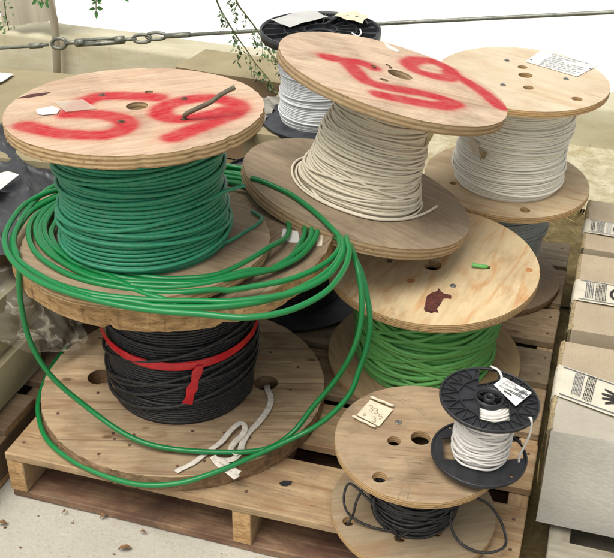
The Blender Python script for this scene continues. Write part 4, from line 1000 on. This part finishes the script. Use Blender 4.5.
drape(bag, 46, 34, 'plastic_bag', M['bag'], 'crumpled clear plastic bag hanging over the cream cartons beside the drum', 'plastic bag')

# ================================================================== ground
t = NT('concrete'); v = t.co(); n = t.noise(v, 3, 6, .6); n2 = t.noise(v, 140, 4, .75); n3 = t.noise(v, 14, 5, .6)
col = t.ramp(n, [(.3, S(166, 161, 146)), (.7, S(190, 186, 172))]); col = t.mix(t.mr(n2, .5, .68, 0, .5), col, S(150, 142, 126)); col = t.mix(t.mr(n2, .40, .28, 0, .5), col, S(214, 210, 198))
col = t.mix(t.mr(n3, .55, .75, 0, .35), col, S(160, 148, 124)); sp = t.mr(t.vor(v, 70), .04, .09, 1, 0); col = t.mix(t.math('MULTIPLY', sp, t.mr(n3, .5, .6)), col, S(112, 90, 66))
t.bump(n2, .5, .003); M['concrete'] = t.fin(col, .9, .15)
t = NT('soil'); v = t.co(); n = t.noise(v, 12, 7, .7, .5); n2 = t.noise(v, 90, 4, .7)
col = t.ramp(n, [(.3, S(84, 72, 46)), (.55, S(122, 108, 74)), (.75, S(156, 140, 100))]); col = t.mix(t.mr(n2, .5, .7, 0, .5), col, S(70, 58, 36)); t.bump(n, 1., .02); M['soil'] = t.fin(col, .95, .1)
t = NT('pale_sand'); v = t.co(); n = t.noise(v, 16, 6, .7, .5); n2 = t.noise(v, 130, 3, .7)
col = t.ramp(n, [(.35, S(168, 156, 120)), (.6, S(204, 196, 168))]); col = t.mix(t.mr(n2, .55, .7, 0, .4), col, S(160, 140, 96)); t.bump(n2, .8, .01); M['sand'] = t.fin(col, .95, .1)
def slab(x0, x1, y0, y1, z, mat, name, nx=2, ny=2, amp=0., th=.0):
    mb = MB(); vs = []
    for i in range(nx+1):
        for j in range(ny+1):
            x = x0+(x1-x0)*i/nx; y = y0+(y1-y0)*j/ny; vs.append((x, y, z+amp*(noise.noise(Vector((x*9, y*9, 0)))+.5*noise.noise(Vector((x*27, y*27, 3))))))
    k = ny+1; mb.add(vs, [(i*k+j, (i+1)*k+j, (i+1)*k+j+1, i*k+j+1) for i in range(nx) for j in range(ny)], 0, amp > 0)
    o = mb.build(name, mat); tag(o, kind='structure'); return o
slab(-60, 60, -60, 60, .020, M['concrete'], 'concrete_ground')
slab(-2.6, 3.0, 2.40, 3.62, .028, M['soil'], 'soil', 130, 40, .006)
slab(-.55, 3.0, 2.98, 3.60, .050, M['sand'], 'pale_sand', 90, 24, .008)
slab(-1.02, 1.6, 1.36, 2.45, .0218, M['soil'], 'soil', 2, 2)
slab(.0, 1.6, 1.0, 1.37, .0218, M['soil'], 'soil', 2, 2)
# straw fringe
mb = MB()
for i in range(700):
    x = -.45+1.2*rnd(); y = 2.97+.05*rnd(); z = .054; a = rnd()*.8-.4; L_ = .02+.03*rnd()
    mb.tube([(x, y, z), (x+.3*a*L_, y-L_*.6, z+.002), (x+a*L_, y-L_, z-.02)], .0007, 3)
for i in range(260):
    x = -.5+1.4*rnd(); y = 2.5+1.0*rnd(); z = .036 if y < 2.98 else .062; a = rnd()*PI; L_ = .02+.05*rnd()
    mb.tube([(x, y, z), (x+math.cos(a)*L_, y+math.sin(a)*L_, z+.003)], .0008, 3)
tag(mb.build('straw_litter', M['straw']), 'dry straw strewn over the soil by the beam', 'straw', kind='stuff')
# dry leaves on the concrete
def dleaf(x, y, s, a):
    p = at(x, y, z=.022); s *= .72; mb = MB(); n = 6; vs = []
    for i in range(n+1):
        u = i/n; wv = math.sin(u*PI)**.8*.38+.02; zz = .006*math.sin(u*PI)+.002
        for q in (-1, 0, 1): vs.append(Vector(((u-.5)*s, q*wv*s*.6, zz+abs(q)*.004*(.5+noise.noise(Vector((x, u*3, q)))))))
    R = Matrix.Rotation(a, 3, 'Z'); mb.add([R@v for v in vs], [(3*i+q, 3*i+q+1, 3*i+4+q, 3*i+3+q) for i in range(n) for q in range(2)], 0, True)
    return mb.build('dry_leaf', M['dryleaf'], None, p)
for lb_, (x, y, s, a) in zip(('curled brown leaf on the concrete at the left edge', 'small brown leaf on the concrete below the pallet corner', 'brown leaf lying on the concrete nearest the pallet board', 'small tan leaf on the concrete, between two larger ones', 'long curled brown leaf on the concrete at the bottom edge'),
                        ((3, 525, .028, .2), (65, 514, .016, .8), (105, 517, .034, 1.1), (143, 534, .018, .1), (125, 550, .036, .5))):
    tag(dleaf(x, y, s, a), lb_, 'leaf', 'dry leaves on the concrete')
mb = MB()
for i in range(420):
    x = -1.7+2.6*rnd(); y = .75+.62*rnd(); a = rnd()*PI; L_ = .0015+.004*rnd()**2; hh = L_*.25; R = Matrix.Rotation(a, 3, 'Z')
    mb.box((x, y, .021+hh/2), (L_, L_*(.3+.5*rnd()), hh), R)
tag(mb.build('grit', M['dryleaf']), 'brown grit and splinters scattered over the concrete in front of the pallet', 'grit', kind='stuff')
pp = [at(x, y, z=.1425) for x, y in ((279, 483), (284, 480.5), (292, 481), (291, 484), (286, 486), (281, 485.5))]
mb = MB(); mb.add(pp, [tuple(range(6))]); tag(mb.build('black_scrap', M['black_plastic']), 'small torn black scrap on the front deck board of the middle pallet', 'scrap')

# ================================================================== beam, sheet, cable
t = NT('cream_beam'); v = t.co(); n = t.noise(t.co((1.4, 3, 5)), 2, 6, .65); st = t.noise(t.co((22, 3, 1.5)), 1.4, 5, .7); n2 = t.noise(v, 60, 3, .7)
col = t.ramp(n, [(.3, S(168, 160, 128)), (.65, S(196, 190, 164))]); col = t.mix(t.mr(st, .55, .72, 0, .4), col, S(158, 138, 92)); col = t.mix(t.mr(n2, .6, .75, 0, .35), col, S(130, 112, 76)); t.bump(n2, .2, .003)
M['beam'] = t.fin(col, .6, .3)
r = empty('rolled_steel_beam', (-1.2, 3.6, 0)); tag(r, 'dirty cream beam lying along the foot of the white sheet', 'beam')
a0 = Vector((-3.2, 3.66, 0)); a1 = Vector((1.2, 3.44, 0)); ud = (a1-a0).normalized(); nd = Vector((-ud.y, ud.x, 0)); L_ = (a1-a0).length
mb = MB(); prof = [(0, .0), (0, .185), (.006, .2), (.02, .204), (.185, .204), (.2, .198), (.2, .0)]; n = 80; vs = []
for i in range(n+1):
    p = a0+ud*(L_*i/n); wv = .004*noise.noise(Vector((i*.15, 0, 0)))
    for (q, z) in prof: vs.append(p+nd*(q+wv)+Vector((0, 0, z+(.006*noise.noise(Vector((i*.11, q*3, 7))) if z > .1 else 0)))-Vector((-1.2, 3.6, 0)))
k = len(prof); mb.add(vs, [(i*k+q, (i+1)*k+q, (i+1)*k+q+1, i*k+q+1) for i in range(n) for q in range(k-1)], 0, True)
o = mb.build('beam_body', M['beam'], r); 
t = NT('white_sheeting'); v = t.co(); n = t.noise(v, 1.5, 4); tr = t.n('ShaderNodeBsdfTranslucent'); tr.inputs[0].default_value = (.92, .92, .90, 1)
t.fin(S(230, 231, 228), .5, .3); mx = t.n('ShaderNodeMixShader'); mx.inputs[0].default_value = .15; t.l(t.b.outputs[0], mx.inputs[1]); t.l(tr.outputs[0], mx.inputs[2]); t.l(mx.outputs[0], t.o.inputs[0]); M['sheet'] = t.m
def wsheet(u, v):
    x = -4.2+6.6*u; y = 3.95-.05*(x+1)-.0; z = .0+2.0*v; return (x, y+z*1.15+.07*noise.noise(Vector((x*1.5, z*1.5, 0)))+.03*noise.noise(Vector((x*5+z*2, z*1.2, 3)))+.012*math.sin(x*9), z)
drape(wsheet, 90, 20, 'white_sheet_wall', M['sheet'], 'bright white plastic sheeting hung as a wall behind the beam', 'plastic sheet')
t = NT('dirty_curtain'); v = t.co(); st = t.noise(t.co((16, 16, 1.4)), 1.6, 5, .7); t.fin(t.ramp(st, [(.35, S(168, 158, 138)), (.7, S(206, 198, 180))]), .7, .2)
tr = t.n('ShaderNodeBsdfTranslucent'); tr.inputs[0].default_value = S(214, 206, 186); mx = t.n('ShaderNodeMixShader'); mx.inputs[0].default_value = .45; t.l(t.b.outputs[0], mx.inputs[1]); t.l(tr.outputs[0], mx.inputs[2]); t.l(mx.outputs[0], t.o.inputs[0])
M['curtain'] = t.m
cA = at(3, 27, Y=3.62); cB = at(56, 20, Y=3.62)
def curt(u, v):
    zt_ = 1.0; p = cA.lerp(cB, u); p.y += .012*math.sin(u*14); p.z = p.z+(zt_-p.z)*v; p.x += (.02*(1-v)-.02)*1; return p
drape(curt, 24, 10, 'dirty_tarp_flap', M['curtain'], 'beige stained tarpaulin flap hanging in front of the beam at the far left', 'tarpaulin')
mb = MB(); p = at(58, 62, z=.03); mb.tube([at(58, 96, Y=3.57), at(57, 66, Y=3.57), at(56, 40, Y=3.57), at(54, 20, Y=3.57), at(48, 0, Y=3.57), at(43, -20, Y=3.57)], .017, 8); tag(mb.build('tarp_post', M['curtain']), 'leaning beige post at the edge of the tarpaulin flap', 'post')
# steel cable with turnbuckle
CY_ = 3.30; q = lambda x, y: at(x, y, Y=CY_)
r = empty('steel_cable', q(40, 45)); tag(r, 'taut steel cable with a turnbuckle stretched in front of the white sheet', 'cable')
o_ = q(40, 45)
def rel(P): return [p-o_ for p in P]
mb = MB(); mb.tube(rel([q(-30, 50.5), q(0, 48), q(30, 46), q(48, 44.5)]), .0065, 10); mb.build('cable_length', M['steel'], r)
mb = MB(); mb.tube(rel([q(188, 34.8), q(260, 30.5), q(400, 22.5), q(614, 12), q(680, 9)]), .0068, 10); mb.build('cable_length', M['steel'], r)
mb = MB(); mb.tube(rel([q(30, 46), q(42, 45)]), .011, 10); mb.build('crimp_sleeve', M['steel'], r)
mb = MB(); ce = q(59, 43.3)-o_; ring = [ce+(q(60, 43.3)-q(59, 43.3))*(7*math.cos(a*PI/12))+(q(59, 42.3)-q(59, 43.3))*(5.2*math.sin(a*PI/12)) for a in range(24)]
mb.tube(ring, .0075, 8, True); mb.tube(rel([q(66, 43), q(78, 42)]), .008, 10); mb.build('eye', M['steel'], r)
tb_ = empty('turnbuckle_body', (0, 0, 0)); bpy.data.objects.remove(tb_)
mb = MB(); mb.tube(rel([q(77, 40.2), q(122, 37.6)]), .006, 8); mb.tube(rel([q(77, 44.6), q(122, 41.8)]), .009, 8); mb.tube(rel([q(76, 42.6), q(84, 42.2)]), .015, 10); mb.tube(rel([q(116, 40), q(124, 39.6)]), .015, 10); mb.tube(rel([q(84, 42.2), q(96, 41.5)]), .006, 8)
mb.build('turnbuckle_body', M['steel'], r)
mb = MB(); mb.tube(rel([q(122, 39.6), q(136, 38.8)]), .007, 8); mb.tube(rel([q(142, 38.4)+Vector((.012*0, 0, 0))+(q(143, 38.4)-q(142, 38.4))*(9*math.cos(a*PI/10))+(q(142, 37.4)-q(142, 38.4))*(4*math.sin(a*PI/10)) for a in range(20)]), .0065, 8, True); mb.build('hook', M['steel'], r)
mb = MB(); mb.tube(rel([q(156, 36)+(q(157, 36)-q(156, 36))*(10*math.cos(a*PI/10))+(q(156, 35)-q(156, 36))*(3.4*math.sin(a*PI/10)) for a in range(20)]), .006, 8, True); mb.tube(rel([q(166, 35.8), q(190, 34.6)]), .010, 10); mb.build('shackle', M['steel'], r)

# ================================================================== plants
def leafv(mb, p, d, s, w=.42, mi=0, bend=.2):
    d = d.normalized(); sd = d.cross(Vector((rnd()-.5, rnd()-.5, 1))).normalized(); n = d.cross(sd)
    P = [p, p+d*s*.3+sd*s*w*.42, p+d*s*.65+sd*s*w*.4-n*s*bend*.2, p+d*s-n*s*bend, p+d*s*.65-sd*s*w*.4-n*s*bend*.2, p+d*s*.3-sd*s*w*.42]
    mid = p+d*s*.5-n*s*.05; mb.add(P+[mid], [(0, 1, 6), (1, 2, 6), (2, 3, 6), (3, 4, 6), (4, 5, 6), (5, 0, 6)], mi, True)
def vine(label, P, sprays, Y, r0=.0028):
    W_ = [at(x, y, Y=Y+yy) for x, y, yy in P]; o = W_[0]; r = empty('hanging_vine', o); tag(r, label, 'vine', 'hanging vines')
    mb = MB(); S_ = spline(W_, 6); mb.tube([p-o for p in S_], [r0*(1.1-.6*i/len(S_)) for i in range(len(S_))], 6); mb.build('stem', M['stem'], r)
    lf = MB()
    for (x, y, L, dx) in sprays:
        a = at(x, y, Y=Y)-o; b = at(x+dx, y+L, Y=Y-.03*rnd())-o; n = max(3, int(L/3.2)); lf.tube([a, a.lerp(b, .5)+Vector((.004, 0, .002)), b], .0008, 4)
        for i in range(n):
            p = a.lerp(b, (i+.4)/n)
            for k_ in range(4): leafv(lf, p+Vector((rnd()-.5, rnd()-.5, rnd()-.5))*.020, Vector((rnd()*2-1, rnd()*1.2-.6, -.5-rnd())), .006+.014*rnd()**1.5, .6)
    lf.build('leaves', M['leaf'], r)
vine('long vine trailing diagonally down past the cable to the back of the spools', [(212, -14, 0), (219, 6, 0), (228, 22, 0), (238, 38, 0), (246, 49, -.02), (256, 64, -.04), (268, 78, -.06), (279, 95, -.08)],
     [(221, 10, 16, 3), (226, 20, 10, -3), (233, 30, 8, 2), (239, 42, 18, -1), (241, 50, 14, -4), (247, 50, 22, 4), (253, 60, 14, 2), (258, 68, 12, -2), (262, 72, 18, 6), (270, 80, 10, 4), (224, 14, 12, 4), (236, 36, 10, 1)], 3.0)
vine('shorter vine trailing from the top edge to the rim of the tall black reel', [(232, -12, 0), (238, 4, 0), (246, 15, 0), (255, 27, 0), (260, 35, 0), (268, 50, 0), (277, 62, -.02), (284, 78, -.03)],
     [(234, 8, 14, 1), (245, 14, 10, 0), (228, -6, 12, 0), (254, 27, 20, 0), (257, 33, 14, 3), (261, 38, 22, 1), (269, 46, 18, 3), (274, 48, 20, 4), (280, 66, 14, 3), (237, 2, 8, -3), (276, 58, 16, 2)], 2.96)
def sprig(label, P, leaves, Y, mat):
    W_ = [at(x, y, Y=Y) for x, y in P]; o = W_[0]; r = empty('leafy_sprig', o); tag(r, label, 'plant', 'leafy sprigs at the top left')
    mb = MB(); mb.tube([p-o for p in spline(W_, 5)], .0016, 5); mb.build('stem', M['stem'], r); lf = MB()
    for (x, y, ex, ey) in leaves:
        a = at(x, y, Y=Y)-o; b = at(ex, ey, Y=Y-.01)-o; d = b-a; fwd = Vector((0, 1, 0)); sd = d.cross(fwd).normalized(); s = d.length
        Pn = [a, a+d*.3+sd*s*.24, a+d*.65+sd*s*.22, b, a+d*.65-sd*s*.22, a+d*.3-sd*s*.24, a+d*.5+fwd*s*.08]
        lf.add(Pn, [(0, 1, 6), (1, 2, 6), (2, 3, 6), (3, 4, 6), (4, 5, 6), (5, 0, 6)], 0, True)
    lf.build('leaves', mat, r)
sprig('dark green compound leaf hanging against the white sheet', [(96, -14), (96, -2), (96, 10)], [(95, 1, 90, -2), (97, 1, 102, -1), (96, 1, 92, 4.5), (97, 1, 101, 4), (95.5, 8, 89, 9.5), (96.5, 8, 103, 8.5), (96, 10, 96.5, 19)], 2.7, M['leaf_dark'])
sprig('leafy twig hanging in front of the tarpaulin flap', [(40, -14), (40, -4), (44, 4)], [(38, -4, 33, 3), (36, 0, 32, 5), (40, 0, 38, 6), (42, 1, 41, 9), (45, 2, 49, 8), (44, -3, 49, 1), (46, 0, 48, 5)], 2.9, M['leaf_dark'])
sprig('tiny green leaves at the top of the white sheet', [(124, -14), (124, -3)], [(124, -4, 119, -1), (124, -3, 129, 1.5), (123, -3, 116, -3)], 2.7, M['leaf_dark'])
rnd_l = [(random.uniform(-4, 14), random.uniform(-6, 32)) for _ in range(26)]
sprig('loose green foliage hanging at the top left corner', [(2, -14), (4, 0), (6, 16), (9, 30)], [(x, y, x+random.uniform(-5, 5), y+random.uniform(1, 5)) for x, y in rnd_l], 2.8, M['leaf'])

# ================================================================== light
EL, AZ = math.radians(66), math.radians(205)      # high, veiled, from behind the camera
w = bpy.data.worlds.new('World'); sc.world = w; w.use_nodes = True; nt_ = w.node_tree; nt_.nodes.clear()
sky = nt_.nodes.new('ShaderNodeTexSky'); sky.sky_type = 'NISHITA'; sky.sun_disc = False; sky.sun_elevation = EL; sky.sun_rotation = AZ; sky.air_density = 1.; sky.dust_density = 4.; sky.ozone_density = 1.
hs = nt_.nodes.new('ShaderNodeHueSaturation'); hs.inputs['Saturation'].default_value = .22
bg = nt_.nodes.new('ShaderNodeBackground'); bg.inputs[1].default_value = .11; out = nt_.nodes.new('ShaderNodeOutputWorld')
nt_.links.new(sky.outputs[0], hs.inputs['Color']); nt_.links.new(hs.outputs[0], bg.inputs[0]); nt_.links.new(bg.outputs[0], out.inputs[0])
sl = bpy.data.lights.new('sun', 'SUN'); sl.energy = 1.8; sl.angle = math.radians(40); sl.color = (1, .95, .87)
so = bpy.data.objects.new('sun', sl); COL.objects.link(so)
dv = Vector((math.sin(AZ)*math.cos(EL), math.cos(AZ)*math.cos(EL), math.sin(EL))); so.rotation_euler = dv.to_track_quat('Z', 'Y').to_euler(); so.location = dv*8
vs_ = sc.view_settings; vs_.view_transform = 'Standard'; vs_.look = 'None'; vs_.exposure = .55; vs_.gamma = 1.; vs_.use_curve_mapping = False
sc.render.engine = 'CYCLES'; sc.cycles.max_bounces = 8
